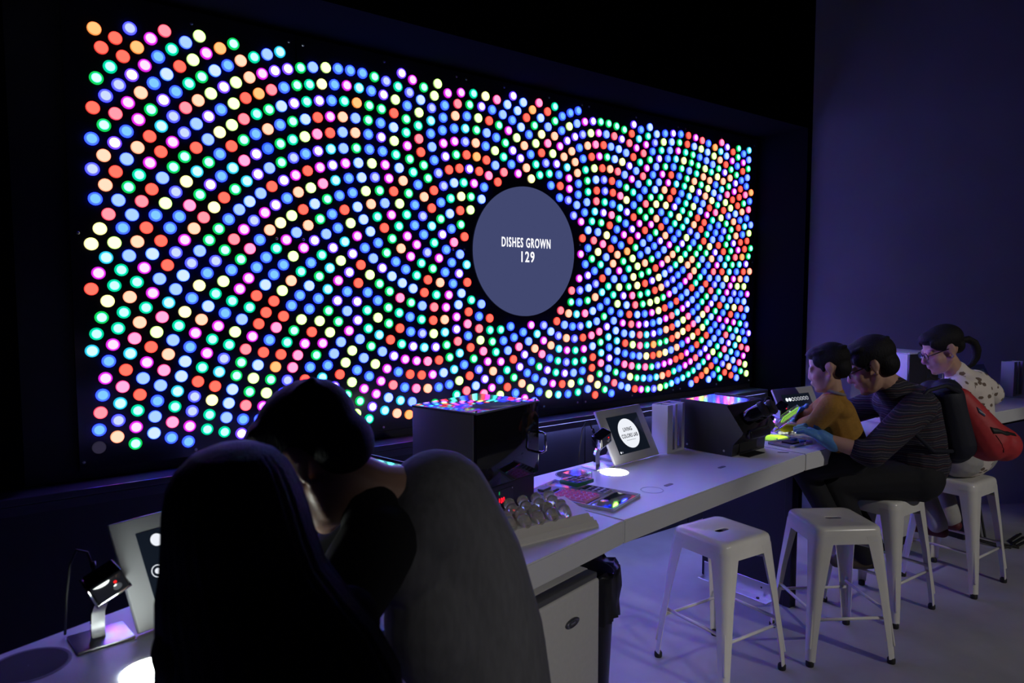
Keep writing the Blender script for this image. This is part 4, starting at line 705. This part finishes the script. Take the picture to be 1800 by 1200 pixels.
for a, b in (((.006,.006,lo),(.008,.082,.040)), ((.098,.006,lo),(.100,.082,.040)), ((.008,.006,lo),(.098,.008,.040)), ((.008,.080,lo),(.098,.082,.040)), ((.006,.006,.040),(.100,.082,.0425))): MB().box(a, b).build('lid_side', M_clear, t)
# things on the section with the gloved hands
def stack_tray(label, x, y, rz): 
    t = thing('specimen_tray', label, 'tray', (x,y,H), rz)
    MB().bbox((0,0,0),(.20,.12,.005), .001, 1).build('floor_plate', M_tray, t)
    for a, b in (((0,0,.005),(.003,.12,.014)), ((.197,0,.005),(.20,.12,.014)), ((.003,0,.005),(.197,.003,.014)), ((.003,.117,.005),(.197,.12,.014))): MB().box(a,b).build('rim', M_tray, t)
    MB().bbox((.07,.03,.005),(.13,.09,.012), .001, 1).build('dark_plate', M_dark, t)
    for k in range(4): MB().lathe([(.011,.005),(.012,.014),(.010,.016)], 14, (.15+.022*(k % 2),.03+.05*(k//2),0)).build('blue_cap', mat('cap_blue', (.05,.16,.40), .35), t, 40)
    return t
stack_tray('clear tray with blue caps below the gloved hands', 1.34, 3.385, hd(3))
t = thing('tube_strip', 'strip of small bright tubes beside the green light disc', 'tube strip', (1.405,3.700,H), hd(3)-.3)
MB().bbox((0,0,0),(.15,.018,.004), .001, 1).build('rail', M_frost, t)
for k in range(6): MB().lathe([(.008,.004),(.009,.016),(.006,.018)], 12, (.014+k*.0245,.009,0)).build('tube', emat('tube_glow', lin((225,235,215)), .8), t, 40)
t = thing('green_dish', 'yellow-green glowing dish lying on the counter under the hands', 'dish', (1.315,3.595,H), .4)
MB().lathe([(.040,0),(.043,.003),(.043,.012),(.040,.012),(.038,.004)], 32).build('shell', M_clear, t, 40)
MB().lathe([(.037,.0045),(.037,.009),(.0003,.0095)], 32).build('agar', emat('agar_green', lin((185,250,90)), .9), t, 40)
# cables under the far counter
t = thing('floor_cables', 'loose black cables on the floor under the far right counter', 'cable', (3.05,4.55,0))
for k in range(3):
    MB().tube([(-.05+.06*k,.25,.75),(.0+.05*k,.2,.35),(.02+.03*k,.05,.02),(.12+.05*k,-.06,.008),(.25,-.02+.04*k,.008),(.42,.10+.05*k,.008)], .008, 8).build('cable', M_rub, t, True)
# white pedestal drawer unit under the far section
t = thing('white_unit', 'low white cabinet under the counter between the two occupied stools', 'cabinet', (2.36,4.42,0), hd(4))
MB().bbox((0,0,.06),(.30,.36,.60), .004).build('body', M_white, t, 30)
MB().bbox((.01,.01,0),(.29,.35,.058), .002, 1).build('plinth', M_dark, t, 30)
MB().bbox((.004,-.016,.07),(.296,-.001,.592), .003).build('door', M_white, t, 30)
mb = MB(); mb.M = Matrix.Translation((.27,-.016,.33)) @ Matrix.Rotation(math.pi/2, 4, 'X'); mb.lathe([(.008,0),(.008,.014),(.011,.018),(.008,.022)], 14); mb.build('knob', M_steel, t, 40)
# ---------------------------------------------------------------- people
def basis(F):
    F = V(F).normalized(); r = F.cross(V((0,0,1))).normalized(); u = r.cross(F); return Matrix((r, F, u)).transposed()
def head_parts(mb, c, F, s=1.0, nose=1.0):
    R = basis(F); c = V(c)
    def E(p, r): mb.ell(c + R @ (V(p)*s), [q*s for q in r], R, 20, 12)
    def C(a, b, ra, rb): mb.cap(c + R @ (V(a)*s), c + R @ (V(b)*s), ra*s, rb*s)
    E((0,-.012,.035), (.074,.094,.084)); E((0,.030,-.030), (.062,.062,.084)); E((0,.040,-.082), (.044,.046,.034)); C((0,.066,-.100), (0,.074,-.098), .017, .015)
    for x in (-1, 1):
        E((x*.036,.052,-.030), (.027,.030,.032)); E((x*.030,.077,.004), (.017,.012,.010)); E((x*.030,.073,.020), (.024,.014,.008))
        E((x*.010,.084+.016*nose,-.038), (.009,.009,.007)); C((x*.034,.030,-.088), (x*.058,.0,-.045), .014, .016)
        # ear: rim, lobe
        E((x*.078,-.012,.002), (.009,.020,.030)); E((x*.083,-.022,.008), (.007,.010,.024)); E((x*.080,-.008,-.028), (.008,.009,.011))
    C((0,.084,.010), (0,.084+.022*nose,-.030), .0085, .009+.004*nose)
    E((0,.088,-.058), (.022,.012,.006)); E((0,.086,-.069), (.019,.012,.007))
def short_hair(mb, c, F, s=1.0, full=1.0):
    R = basis(F); c = V(c)
    def E(p, r): mb.ell(c + R @ (V(p)*s), [q*s for q in r], R, 24, 14)
    g = full
    E((0,-.022,.050), (.080*g,.098*g,.080*g)); E((0,-.060,-.010), (.066*g,.052*g,.058*g)); E((0,.030,.085), (.062*g,.055*g,.036*g))
    for x in (-1, 1): E((x*.058,.002,.045), (.022,.058,.042)); E((x*.068,.018,.008), (.008,.012,.024))
    for k in range(26):
        a = k*2.4; rr = .02+.075*((k*7) % 13)/13; E((rr*math.cos(a)*.85, -.02+rr*math.sin(a)*1.1, .118-rr*.35), (.014,.022,.012))
def hand_parts(mb, w, d, n, side=1, curl=.5, s=1.0, g=0.0):
    w, d = V(w), V(d).normalized(); n = V(n); n = (n - d*n.dot(d)).normalized(); l = d.cross(n)
    Rm = Matrix((l, d, n)).transposed()
    mb.ell(w + d*.046*s, ((.040+g)*s, (.052+g)*s, (.017+g)*s), Rm)
    for i, (off, L) in enumerate(zip((-.030,-.010,.011,.030), (.068,.080,.074,.058))):
        b = w + d*.082*s + l*off*s*side; a1 = curl*.7; a2 = curl*1.6
        p1 = b + (d*math.cos(a1) + n*math.sin(a1))*L*.5*s; p2 = p1 + (d*math.cos(a2) + n*math.sin(a2))*L*.5*s
        mb.cap(b - d*.02*s, p1, (.0092+g)*s, (.0085+g)*s, seg=10); mb.cap(p1, p2, (.0085+g)*s, (.007+g)*s, seg=10)
    tb = w + d*.024*s - l*.034*s*side; t1 = tb + (d*.6 - l*.7*side + n*.45).normalized()*.036*s; t2 = t1 + (d*.85 - l*.15*side + n*.5).normalized()*.030*s
    mb.cap(tb, t1, (.0125+g)*s, (.0105+g)*s, seg=10); mb.cap(t1, t2, (.0105+g)*s, (.008+g)*s, seg=10)
def chain(mb, pts, rs, g=0.0):
    for (a, b), (ra, rb) in zip(zip(pts, pts[1:]), zip(rs, rs[1:])): mb.cap(a, b, ra+g, rb+g)
def shoe(mb, a, d, s=1.0):
    a, d = V(a), V(d); d.z = 0; d = d.normalized(); z = V((0,0,1))
    mb.cap(a + d*.02 - z*.035*s, a + d*.13*s - z*.050*s, .038*s, .034*s); mb.cap(a - d*.03*s - z*.04*s, a + d*.05*s - z*.045*s, .036*s, .038*s); mb.cap(a - z*.01, a - z*.03, .040*s, .040*s)
def glasses(root, c, F, s, fm, lens):
    R = basis(F); c = V(c)
    def L(p): return c + R @ (V(p)*s)
    mb = MB()
    for x in (-1, 1):
        ring = [L((x*.033 + .023*math.cos(a), .098, .000 + .018*math.sin(a))) for a in [2*math.pi*k/20 for k in range(21)]]
        mb.tube(ring, .0022*s, 6, cap=False); mb.tube([L((x*.056,.097,.006)), L((x*.074,.080,.008)), L((x*.083,-.010,.012))], .0024*s, 6)
    mb.tube([L((-.012,.100,.004)), L((0,.104,.006)), L((.012,.100,.004))], .002*s, 6)
    g = mb.build('glasses', fm, root, True, world=True)
    for x in (-1, 1):
        q = MB(); vs_ = [L((x*.033 + .022*math.cos(a), .098, .017*math.sin(a))) for a in [2*math.pi*k/20 for k in range(20)]] + [L((x*.033,.0995,0))]
        q.add(vs_, [(k, (k+1) % 20, 20) for k in range(20)]); q.v = [root.matrix_basis.inverted() @ p for p in q.v]; link('lens', q.mesh('lens'), lens, g, True)
from mathutils.bvhtree import BVHTree
def ribbon(target, pts, width, name, m, parent, off=.003, up=V((0,0,1)), view=V((0,0,1.65))):
    """a strip sewn onto a surface: points are dropped on it from outside"""
    me = target.data; bv = BVHTree.FromPolygons([v.co for v in me.vertices], [p.vertices for p in me.polygons])
    Mi = parent.matrix_basis.inverted(); vs_ = []; fs = []
    for p in pts:
        for k in (-.5, 0, .5):
            q = Mi @ (V(p) + up*width*k); r = bv.find_nearest(q)
            vs_.append(r[0] + r[1]*off)
    n = len(pts)
    for i in range(n-1):
        for k in range(2): fs.append((i*3+k, (i+1)*3+k, (i+1)*3+k+1, i*3+k+1))
    mb = MB(); mb.add(vs_, fs); o = link(name, mb.mesh(name), m, target, True)
    sm = o.modifiers.new('t', 'SOLIDIFY'); sm.thickness = .003; return o
def stripes(name, cols, freq, wob=.15):
    m = bpy.data.materials.new(name); m.use_nodes = True; nt = m.node_tree; b = nt.nodes['Principled BSDF']; b.inputs['Roughness'].default_value = .9
    tc = nt.nodes.new('ShaderNodeTexCoord'); sp = nt.nodes.new('ShaderNodeSeparateXYZ'); nt.links.new(tc.outputs['Object'], sp.inputs[0])
    nz = nt.nodes.new('ShaderNodeTexNoise'); nz.inputs['Scale'].default_value = 5; nt.links.new(tc.outputs['Object'], nz.inputs['Vector'])
    ad = nt.nodes.new('ShaderNodeMath'); ad.operation = 'MULTIPLY_ADD'; nt.links.new(nz.outputs['Fac'], ad.inputs[0]); ad.inputs[1].default_value = wob; nt.links.new(sp.outputs['Z'], ad.inputs[2])
    mu = nt.nodes.new('ShaderNodeMath'); mu.operation = 'MULTIPLY'; nt.links.new(ad.outputs[0], mu.inputs[0]); mu.inputs[1].default_value = freq
    fr_ = nt.nodes.new('ShaderNodeMath'); fr_.operation = 'FRACT'; nt.links.new(mu.outputs[0], fr_.inputs[0])
    cr = nt.nodes.new('ShaderNodeValToRGB'); cr.color_ramp.interpolation = 'CONSTANT'; nt.links.new(fr_.outputs[0], cr.inputs[0])
    for i, (p, c) in enumerate(cols):
        e = cr.color_ramp.elements[i] if i < 2 else cr.color_ramp.elements.new(p); e.position = p; e.color = (*c, 1)
    n2 = nt.nodes.new('ShaderNodeTexNoise'); n2.inputs['Scale'].default_value = 140; nt.links.new(tc.outputs['Object'], n2.inputs['Vector'])
    mx = nt.nodes.new('ShaderNodeMix'); mx.data_type = 'RGBA'; mx.blend_type = 'MULTIPLY'; mx.inputs[0].default_value = .6
    nt.links.new(cr.outputs[0], mx.inputs[6]); nt.links.new(n2.outputs['Fac'], mx.inputs[7]); nt.links.new(mx.outputs[2], b.inputs['Base Color']); return m
def printed(name):
    m = bpy.data.materials.new(name); m.use_nodes = True; nt = m.node_tree; b = nt.nodes['Principled BSDF']; b.inputs['Roughness'].default_value = .85
    tc = nt.nodes.new('ShaderNodeTexCoord'); mp = nt.nodes.new('ShaderNodeMapping'); mp.inputs['Scale'].default_value = (1,1,1.5); mp.inputs['Rotation'].default_value = (.4,.5,.3); nt.links.new(tc.outputs['Object'], mp.inputs[0])
    vo = nt.nodes.new('ShaderNodeTexVoronoi'); vo.inputs['Scale'].default_value = 19; nt.links.new(mp.outputs[0], vo.inputs['Vector'])
    nz = nt.nodes.new('ShaderNodeTexNoise'); nz.inputs['Scale'].default_value = 60; nt.links.new(tc.outputs['Object'], nz.inputs['Vector'])
    ad = nt.nodes.new('ShaderNodeMath'); ad.operation = 'MULTIPLY_ADD'; nt.links.new(nz.outputs['Fac'], ad.inputs[0]); ad.inputs[1].default_value = .35; nt.links.new(vo.outputs['Distance'], ad.inputs[2])
    cr = nt.nodes.new('ShaderNodeValToRGB'); nt.links.new(ad.outputs[0], cr.inputs[0])
    cr.color_ramp.elements[0].position = .45; cr.color_ramp.elements[0].color = (.16,.11,.08,1); cr.color_ramp.elements[1].position = .50; cr.color_ramp.elements[1].color = (.74,.66,.60,1)
    nt.links.new(cr.outputs[0], b.inputs['Base Color']); return m
M_jean = mat('dark_trousers', (.006,.006,.009), .85, noise=.2, nscale=60)
M_sole = mat('shoe_brown', (.22,.09,.03), .6)
def person(label, loc, group=None): return thing('person', label, 'person', loc)
# --- the man bending over the counter, nearest the incubator
p = person('man in a dark grey shirt with black sleeves bending far over the counter', (-.07,1.46,0))
hc, HF = (-.375,1.335,1.335), (-.68,.16,-.68)
nk = [(-.34,1.345,1.305),(-.262,1.38,1.255),(-.20,1.40,1.235)]
LA = [(-.240,1.290,1.195),(-.335,1.235,1.045),(-.545,1.41,.965)]; RA = [(-.175,1.585,1.205),(-.41,1.63,1.03),(-.60,1.62,.965)]
sp_ = [(-.150,1.42,1.222),(-.100,1.44,1.08),(-.070,1.455,.93),(-.062,1.46,.80)]
LL = [(-.065,1.385,.80),(-.045,1.36,.45),(-.03,1.37,.09)]; RL = [(-.06,1.535,.80),(-.035,1.57,.45),(-.01,1.56,.09)]
mb = MB(); head_parts(mb, hc, HF, 1.07); chain(mb, nk, [.055,.058,.07]); chain(mb, sp_, [.105,.12,.125,.135])
for A in (LA, RA): chain(mb, A, [.058,.043,.030])
for L_ in (LL, RL): chain(mb, L_, [.085,.058,.040])
hand_parts(mb, LA[2], (-.8,.5,-.25), (0,0,-1), 1, .35); hand_parts(mb, RA[2], (-.8,.1,-.3), (0,0,-1), -1, .35)
remesh(mb, 'body', .006, 3, M_skin, p)
mb = MB(); short_hair(mb, hc, HF, 1.08, 1.03); remesh(mb, 'hair', .006, 3, M_hair, p)
glasses(p, hc, HF, 1.07, mat('frame_pale', (.45,.55,.70), .3), M_glass)
mb = MB(); chain(mb, sp_, [.112,.130,.140,.150]); mb.ell((-.20,1.42,1.15), (.10,.17,.13)); mb.ell((-.165,1.43,1.20), (.10,.165,.10))
mb.ell((-.15,1.40,1.0), (.11,.13,.16)); mb.cap(RA[0], tuple(V(RA[0]).lerp(V(RA[1]), .2)), .076, .070)
remesh(mb, 'shirt', .007, 14, mat('shirt_charcoal', (.10,.10,.11), .9, noise=.12, nscale=40, bump=.8, bscale=9, stretch=(2.2,2.2,.55)), p)
mb = MB(); 
for A in (LA, RA): chain(mb, [tuple(V(A[0]).lerp(V(A[1]), .06)), A[1], tuple(V(A[1]).lerp(V(A[2]), .35))], [.078,.072,.060])
mb.cap((-.275,1.372,1.240), (-.262,1.315,1.215), .064, .060); mb.cap((-.27,1.40,1.235), (-.26,1.50,1.20), .060, .060)
remesh(mb, 'sleeves', .007, 4, mat('sleeve_black', (.008,.008,.009), .95), p)
mb = MB()
for L_ in (LL, RL): chain(mb, L_, [.095,.078,.062])
mb.cap((-.072,1.42,.80), (-.07,1.50,.80), .10, .10); remesh(mb, 'trousers', .009, 3, M_jean, p)
for L_ in (LL, RL): mb = MB(); shoe(mb, L_[2], (-1,.3,0)); remesh(mb, 'shoe', .006, 2, mat('shoe_black', (.015,.015,.017), .5), p)
# --- the long-haired girl with her back to the camera
p = person('girl with long straight black hair seen from behind at lower left', (-.39,1.03,0))
hc, HF = V((-.415,1.045,1.318)), V((-.45,.80,-.30))
LA = [(-.470,1.01,1.13),(-.49,1.10,1.0),(-.56,1.30,.945)]; RA = [(-.262,1.085,1.135),(-.275,1.165,.985),(-.43,1.28,.945)]
sp_ = [(-.385,1.045,1.10),(-.385,1.035,.98),(-.385,1.03,.86),(-.385,1.03,.74)]
LL = [(-.45,1.0,.72),(-.45,1.0,.40),(-.44,.98,.085)]; RL = [(-.32,1.06,.72),(-.31,1.06,.40),(-.30,1.05,.085)]
mb = MB(); head_parts(mb, hc-V((0,0,.02)), HF, .86); chain(mb, [(-.405,1.04,1.25),(-.39,1.04,1.16)], [.045,.055]); chain(mb, sp_, [.095,.09,.09,.10])
for A in (LA, RA): chain(mb, A, [.043,.034,.025])
for L_ in (LL, RL): chain(mb, L_, [.07,.05,.034])
hand_parts(mb, LA[2], (-.4,.9,-.1), (0,0,-1), 1, .4, .85); hand_parts(mb, RA[2], (-.7,.6,-.1), (0,0,-1), -1, .4, .85)
remesh(mb, 'body', .006, 3, M_skin, p)
sec = [(1.428,-.410,.004,.004),(1.424,-.412,.030,.034),(1.412,-.414,.058,.064),(1.392,-.415,.078,.084),(1.365,-.415,.091,.098),(1.325,-.412,.1015,.106),(1.285,-.408,.108,.106),(1.242,-.403,.118,.100),(1.20,-.386,.138,.100),(1.15,-.366,.160,.102),(1.08,-.350,.180,.105),(.99,-.345,.185,.105),(.90,-.350,.175,.095),(.86,-.352,.165,.088)]
vs_, fs = [], []; NS = 120
rnd = [random.random() for _ in range(NS)]
for i, (z, cx, rx, ry) in enumerate(sec):
    for k in range(NS):
        a = 2*math.pi*k/NS; gr = 1 + (.012*math.sin(k*1.9) + .018*(rnd[k]-.5))*min(1, i/4)
        vs_.append((cx + rx*gr*math.cos(a), 1.035 + (.012 if i < 8 else 0) + ry*gr*math.sin(a), z + (.02*(rnd[k]-.5) if i == len(sec)-1 else 0)))
for i in range(len(sec)-1):
    for k in range(NS): k2 = (k+1) % NS; fs.append((i*NS+k, i*NS+k2, (i+1)*NS+k2, (i+1)*NS+k))
fs.append(tuple(range(NS)))
MB().add(vs_, fs).build('hair', M_hair, p, True, world=True)
mb = MB(); chain(mb, sp_, [.108,.112,.112,.12]); mb.ell((-.365,1.045,1.10), (.145,.095,.085), Matrix.Rotation(.33, 3, 'Z'))
for A in (LA, RA): chain(mb, A, [.056,.046,.036])
remesh(mb, 'jacket', .007, 4, mat('jacket_black', (.020,.014,.013), .95, noise=.2, nscale=60), p)
mb = MB()
for L_ in (LL, RL): chain(mb, L_, [.088,.065,.048])
mb.cap((-.43,1.01,.76), (-.34,1.05,.76), .10, .10); remesh(mb, 'trousers', .009, 3, M_jean, p)
for L_ in (LL, RL): mb = MB(); shoe(mb, L_[2], (-.4,.9,0), .85); remesh(mb, 'shoe', .006, 2, mat('shoe_black', (.015,.015,.017), .5), p)
# --- seated man in the striped sweater with blue gloves
p = person('seated man in a striped dark sweater and blue gloves holding a lit tray', (2.05,3.62,.61))
hc, HF = (1.765,3.48,1.290), (-.82,.36,-.42)
nk = [(1.80,3.49,1.245),(1.90,3.52,1.18),(1.955,3.53,1.12)]
LA = [(1.955,3.385,1.10),(1.675,3.270,.90),(1.500,3.345,.950)]; RA = [(1.985,3.70,1.10),(1.76,3.80,.985),(1.535,3.68,1.02)]
sp_ = [(2.000,3.545,1.06),(2.045,3.57,.93),(2.080,3.60,.80),(2.07,3.62,.73)]
LL = [(2.02,3.55,.71),(1.63,3.57,.68),(1.80,3.55,.32)]; RL = [(2.03,3.70,.71),(1.72,3.86,.68),(1.95,3.78,.30)]
mb = MB(); head_parts(mb, hc, HF, 1.10); chain(mb, nk, [.056,.060,.075]); chain(mb, sp_, [.115,.12,.12,.13])
for A in (LA, RA): chain(mb, A, [.056,.043,.031])
for L_ in (LL, RL): chain(mb, L_, [.085,.060,.040])
hd1 = ((-.80,.30,.52), (-.35,.55,-.75)); hd2 = ((-.85,-.50,.05), (.1,-.8,-.3))
hand_parts(mb, LA[2], *hd1, 1, .55); hand_parts(mb, RA[2], *hd2, -1, .55)
remesh(mb, 'body', .006, 3, M_skin, p)
mb = MB(); short_hair(mb, hc, HF, 1.12, 1.04); remesh(mb, 'hair', .006, 3, M_hair, p)
glasses(p, hc, HF, 1.10, M_gloss, M_glass)
swm = stripes('striped_sweater', [(0,(.020,.019,.042)),(.22,(.13,.10,.11)),(.29,(.014,.013,.022)),(.45,(.07,.02,.03)),(.55,(.016,.016,.034)),(.72,(.16,.14,.14)),(.77,(.013,.013,.022)),(.90,(.05,.045,.075))], 21, .06)
mb = MB(); chain(mb, sp_, [.140,.148,.155,.150]); mb.ell((1.975,3.54,1.09), (.11,.19,.105), Matrix.Rotation(.3, 3, 'Z')); mb.cap((1.875,3.515,1.185), (1.95,3.53,1.12), .070, .095)
chain(mb, LA[:2] + [tuple(V(LA[1]).lerp(V(LA[2]), .22))], [.080,.066,.058]); chain(mb, RA, [.078,.062,.046])
remesh(mb, 'sweater', .007, 4, swm, p)
mb = MB()
for L_ in (LL, RL): chain(mb, L_, [.115,.082,.062])
mb.cap((2.06,3.55,.715), (2.06,3.70,.715), .125, .125); o = remesh(mb, 'trousers', .009, 3, M_jean, p)
for L_, dr in ((LL,(-.8,.2,0)), (RL,(-.8,.2,0))): mb = MB(); shoe(mb, L_[2], dr); remesh(mb, 'shoe', .006, 2, mat('shoe_olive', (.08,.06,.03), .6), p)
M_glove = mat('nitrile_blue', (.10,.26,.55), .4, noise=.1, nscale=50, bump=.3, bscale=60)
for (wv, hh, sd) in ((LA[2], hd1, 1), (RA[2], hd2, -1)):
    mb = MB(); hand_parts(mb, wv, *hh, sd, .55, 1.0, .0025); dv = V(hh[0]).normalized(); mb.cap(V(wv)+dv*.03, V(wv)-dv*.035, .034, .037); remesh(mb, 'glove', .0045, 2, M_glove, p)
# tray in the gloves
tr_ = thing('lit_tray', 'clear tray of glowing yellow-green gel held in the blue gloves', 'tray', (1.350,3.440,1.045))
RT = Matrix.Translation((0,0,0)) @ Matrix.Rotation(.55, 4, 'Z') @ Matrix.Rotation(-.35, 4, 'Y') @ Matrix.Rotation(-.95, 4, 'X')
mb = MB(); mb.M = RT
for a, b in (((-.062,-.040,-.008),(.062,.040,-.006)), ((-.062,-.040,-.006),(-.059,.040,.012)), ((.059,-.040,-.006),(.062,.040,.012)), ((-.059,-.040,-.006),(.059,-.037,.012)), ((-.059,.037,-.006),(.059,.040,.012))): mb.box(a, b)
mb.build('shell', M_clear, tr_)
mb = MB(); mb.M = RT; mb.bbox((-.057,-.036,-.0058),(.057,.004,.002), .001, 1); mb.build('gel', emat('gel_green', lin((170,250,80)), .75), tr_)
# --- backpack on his back
bp = thing('backpack', 'red and navy backpack on the back of the man in the striped sweater', 'backpack', (2.20,3.56,.84))
mb = MB(); mb.cap((2.165,3.50,1.13), (2.235,3.52,.90), .075, .09); mb.cap((2.155,3.62,1.13), (2.225,3.66,.90), .075, .09); mb.cap((2.19,3.56,1.14), (2.25,3.58,.88), .08, .10)
nv = remesh(mb, 'back_panel', .008, 5, mat('navy_nylon', (.006,.007,.018), .7, bump=.2), bp)
mb = MB(); mb.cap((2.225,3.50,1.125), (2.37,3.50,.915), .055, .105); mb.cap((2.225,3.62,1.12), (2.36,3.66,.91), .055, .10); mb.cap((2.29,3.52,1.00), (2.445,3.50,.895), .075, .085); mb.cap((2.30,3.60,1.00), (2.44,3.62,.895), .075, .085)
rd = remesh(mb, 'front_pocket', .008, 5, mat('red_nylon', (.46,.030,.035), .6, noise=.08, nscale=30, bump=.25, bscale=40), bp)
ribbon(rd, [(2.325+.02*k, 3.30+.012*k, 1.012-.002*k) for k in range(9)], .030, 'zip', mat('zip_black', (.012,.012,.013), .6), bp)
ribbon(rd, [(2.275+.012*k, 3.33, 1.110-.006*k) for k in range(4)], .030, 'badge', mat('badge_navy', (.05,.09,.17), .6), bp, .0035)
ribbon(rd, [(2.279+.012*k, 3.33, 1.108-.006*k) for k in range(4)], .007, 'badge_stripe', mat('badge_white', (.6,.55,.55), .6), bp, .0055)
ribbon(rd, [(2.345+.006*k, 3.30, .985-.018*k) for k in range(9)], .006, 'seam', mat('seam_dark', (.10,.01,.012), .7), bp, .002, V((1,0,0)))
sb = MB().tube([(2.19,3.45,1.16),(2.08,3.385,1.205),(1.98,3.36,1.185),(1.90,3.335,1.11),(1.93,3.38,.98),(2.05,3.42,.88),(2.17,3.46,.87)], .010, 8); sb.build('strap', mat('navy_nylon', (.006,.007,.018), .7), bp, True, world=True)
# --- the boy in mustard
p = person('boy in a mustard sweater with a blue elbow patch looking at the tablet', (1.66,3.45,.80))
hc, HF = (1.527,3.42,1.287), (-.84,.42,-.26)
LA = [(1.512,3.350,1.115),(1.470,3.385,1.030),(1.47,3.55,.985)]; RA = [(1.60,3.53,1.11),(1.52,3.62,1.0),(1.42,3.66,.96)]
sp_ = [(1.575,3.425,1.06),(1.615,3.435,.96),(1.655,3.45,.87)]
LL = [(1.64,3.40,.845),(1.46,3.50,.765),(1.62,3.47,.47)]; RL = [(1.65,3.51,.845),(1.50,3.64,.765),(1.66,3.60,.45)]
mb = MB(); head_parts(mb, hc, HF, .95, .5); chain(mb, [(1.545,3.42,1.245),(1.562,3.425,1.15)], [.040,.045]); chain(mb, sp_, [.075,.075,.085])
for A in (LA, RA): chain(mb, A, [.038,.030,.022])
for L_ in (LL, RL): chain(mb, L_, [.06,.045,.032])
hand_parts(mb, LA[2], (-.6,.8,0), (0,0,-1), 1, .4, .75); hand_parts(mb, RA[2], (-.9,.3,0), (0,0,-1), -1, .4, .75)
remesh(mb, 'body', .0055, 3, M_skin, p)
mb = MB(); short_hair(mb, hc, HF, .94, 1.0); remesh(mb, 'hair', .006, 3, M_hair, p)
mb = MB(); chain(mb, sp_, [.092,.098,.100]); mb.ell((1.56,3.43,1.085), (.070,.115,.065), Matrix.Rotation(.3, 3, 'Z')); mb.cap((1.563,3.425,1.155), (1.568,3.425,1.10), .050, .07)
for A in (LA, RA): chain(mb, A, [.054,.047,.036])
sw = remesh(mb, 'sweater', .006, 4, mat('mustard_knit', (.34,.17,.025), .9, noise=.1, nscale=80, bump=.3, bscale=250), p)
mb = MB(); mb.ell((1.466,3.371,1.030), (.036,.031,.043)); remesh(mb, 'elbow_patch', .005, 3, mat('patch_blue', (.02,.07,.16), .9), p)
mb = MB().tube([(1.563+.046*math.cos(a), 3.425+.048*math.sin(a), 1.168-.012*math.cos(a)) for a in [2*math.pi*k/18 for k in range(19)]], .008, 8, cap=False); mb.build('collar', mat('collar_grey', (.22,.20,.22), .9), p, True, world=True)
mb = MB()
for L_ in (LL, RL): chain(mb, L_, [.078,.062,.050])
mb.cap((1.65,3.41,.85), (1.655,3.50,.85), .085, .085); remesh(mb, 'trousers', .007, 3, M_jean, p)
for L_ in (LL, RL): mb = MB(); shoe(mb, L_[2], (-.6,.5,0), .8); remesh(mb, 'shoe', .006, 2, M_sole, p)
# --- woman with glasses and a looped ponytail
p = person('woman in glasses with a looped ponytail and a cream printed shirt', (2.58,4.0,.61))
hc, HF = (2.378,3.92,1.335), (-.86,.10,-.34)
LA = [(2.42,3.815,1.13),(2.24,3.86,.97),(2.12,4.02,.955)]; RA = [(2.655,4.05,1.14),(2.80,4.13,1.06),(2.70,4.34,.975)]
sp_ = [(2.535,3.94,1.10),(2.565,3.96,.93),(2.590,3.985,.82),(2.59,4.0,.74)]
LL = [(2.52,3.98,.72),(2.38,4.25,.69),(2.43,3.98,.33)]; RL = [(2.66,4.06,.72),(2.60,4.38,.69),(2.58,4.10,.33)]
mb = MB(); head_parts(mb, hc, HF, 1.06); chain(mb, [(2.41,3.92,1.28),(2.465,3.926,1.20),(2.50,3.93,1.14)], [.050,.054,.065]); chain(mb, sp_, [.10,.10,.105,.12])
for A in (LA, RA): chain(mb, A, [.050,.038,.027])
for L_ in (LL, RL): chain(mb, L_, [.085,.058,.038])
hand_parts(mb, LA[2], (-.6,.8,0), (0,0,-1), 1, .4, .92); hand_parts(mb, RA[2], (-.6,.8,0), (0,0,-1), -1, .4, .92)
remesh(mb, 'body', .006, 3, M_skin, p)
R = basis(HF); mb = MB(); hcv = V(hc)
def E(q, r): mb.ell(hcv + R @ (V(q)*1.06), [x*1.06 for x in r], R, 24, 14)
E((0,-.022,.050), (.081,.100,.078)); E((0,-.070,.005), (.060,.042,.050)); E((0,.035,.080), (.064,.056,.034))
for x in (-1, 1): E((x*.062,.005,.045), (.018,.060,.040)); E((x*.064,.045,.052), (.012,.030,.026))
remesh(mb, 'hair', .006, 4, M_hair, p)
lp = [(2.4994, 3.99, 1.3627), (2.5274, 3.99, 1.3819), (2.5655, 3.99, 1.3883), (2.5983, 3.99, 1.3691), (2.616, 3.99, 1.3306), (2.6149, 3.99, 1.2856), (2.5941, 3.99, 1.2469), (2.5661, 3.99, 1.2276)]
mb = MB().tube(lp[:5], .017, 12, .025).tube(lp[4:], .025, 12, .012).cap(lp[0], hcv, .02, .03); o = remesh(mb, 'ponytail', .006, 3, M_hair, p)
glasses(p, hc, HF, 1.06, M_gloss, M_glass)
mb = MB(); chain(mb, sp_, [.128,.130,.132,.140]); mb.ell((2.53,3.94,1.12), (.175,.115,.095), Matrix.Rotation(.72, 3, 'Z')); mb.cap((2.465,3.925,1.215), (2.52,3.935,1.13), .060, .105)
for A in (LA, RA): chain(mb, A[:2], [.072,.070])
remesh(mb, 'shirt', .007, 4, printed('printed_cotton'), p)
mb = MB()
for L_ in (LL, RL): chain(mb, L_, [.105,.075,.055])
mb.cap((2.53,3.97,.735), (2.65,4.04,.735), .130, .130); remesh(mb, 'trousers', .009, 3, mat('grey_trousers', (.40,.39,.37), .9, noise=.06), p)
for L_ in (LL, RL): mb = MB(); shoe(mb, L_[2], (-.5,.7,0), .92); remesh(mb, 'shoe', .006, 2, mat('shoe_dark_red', (.10,.012,.016), .6), p)
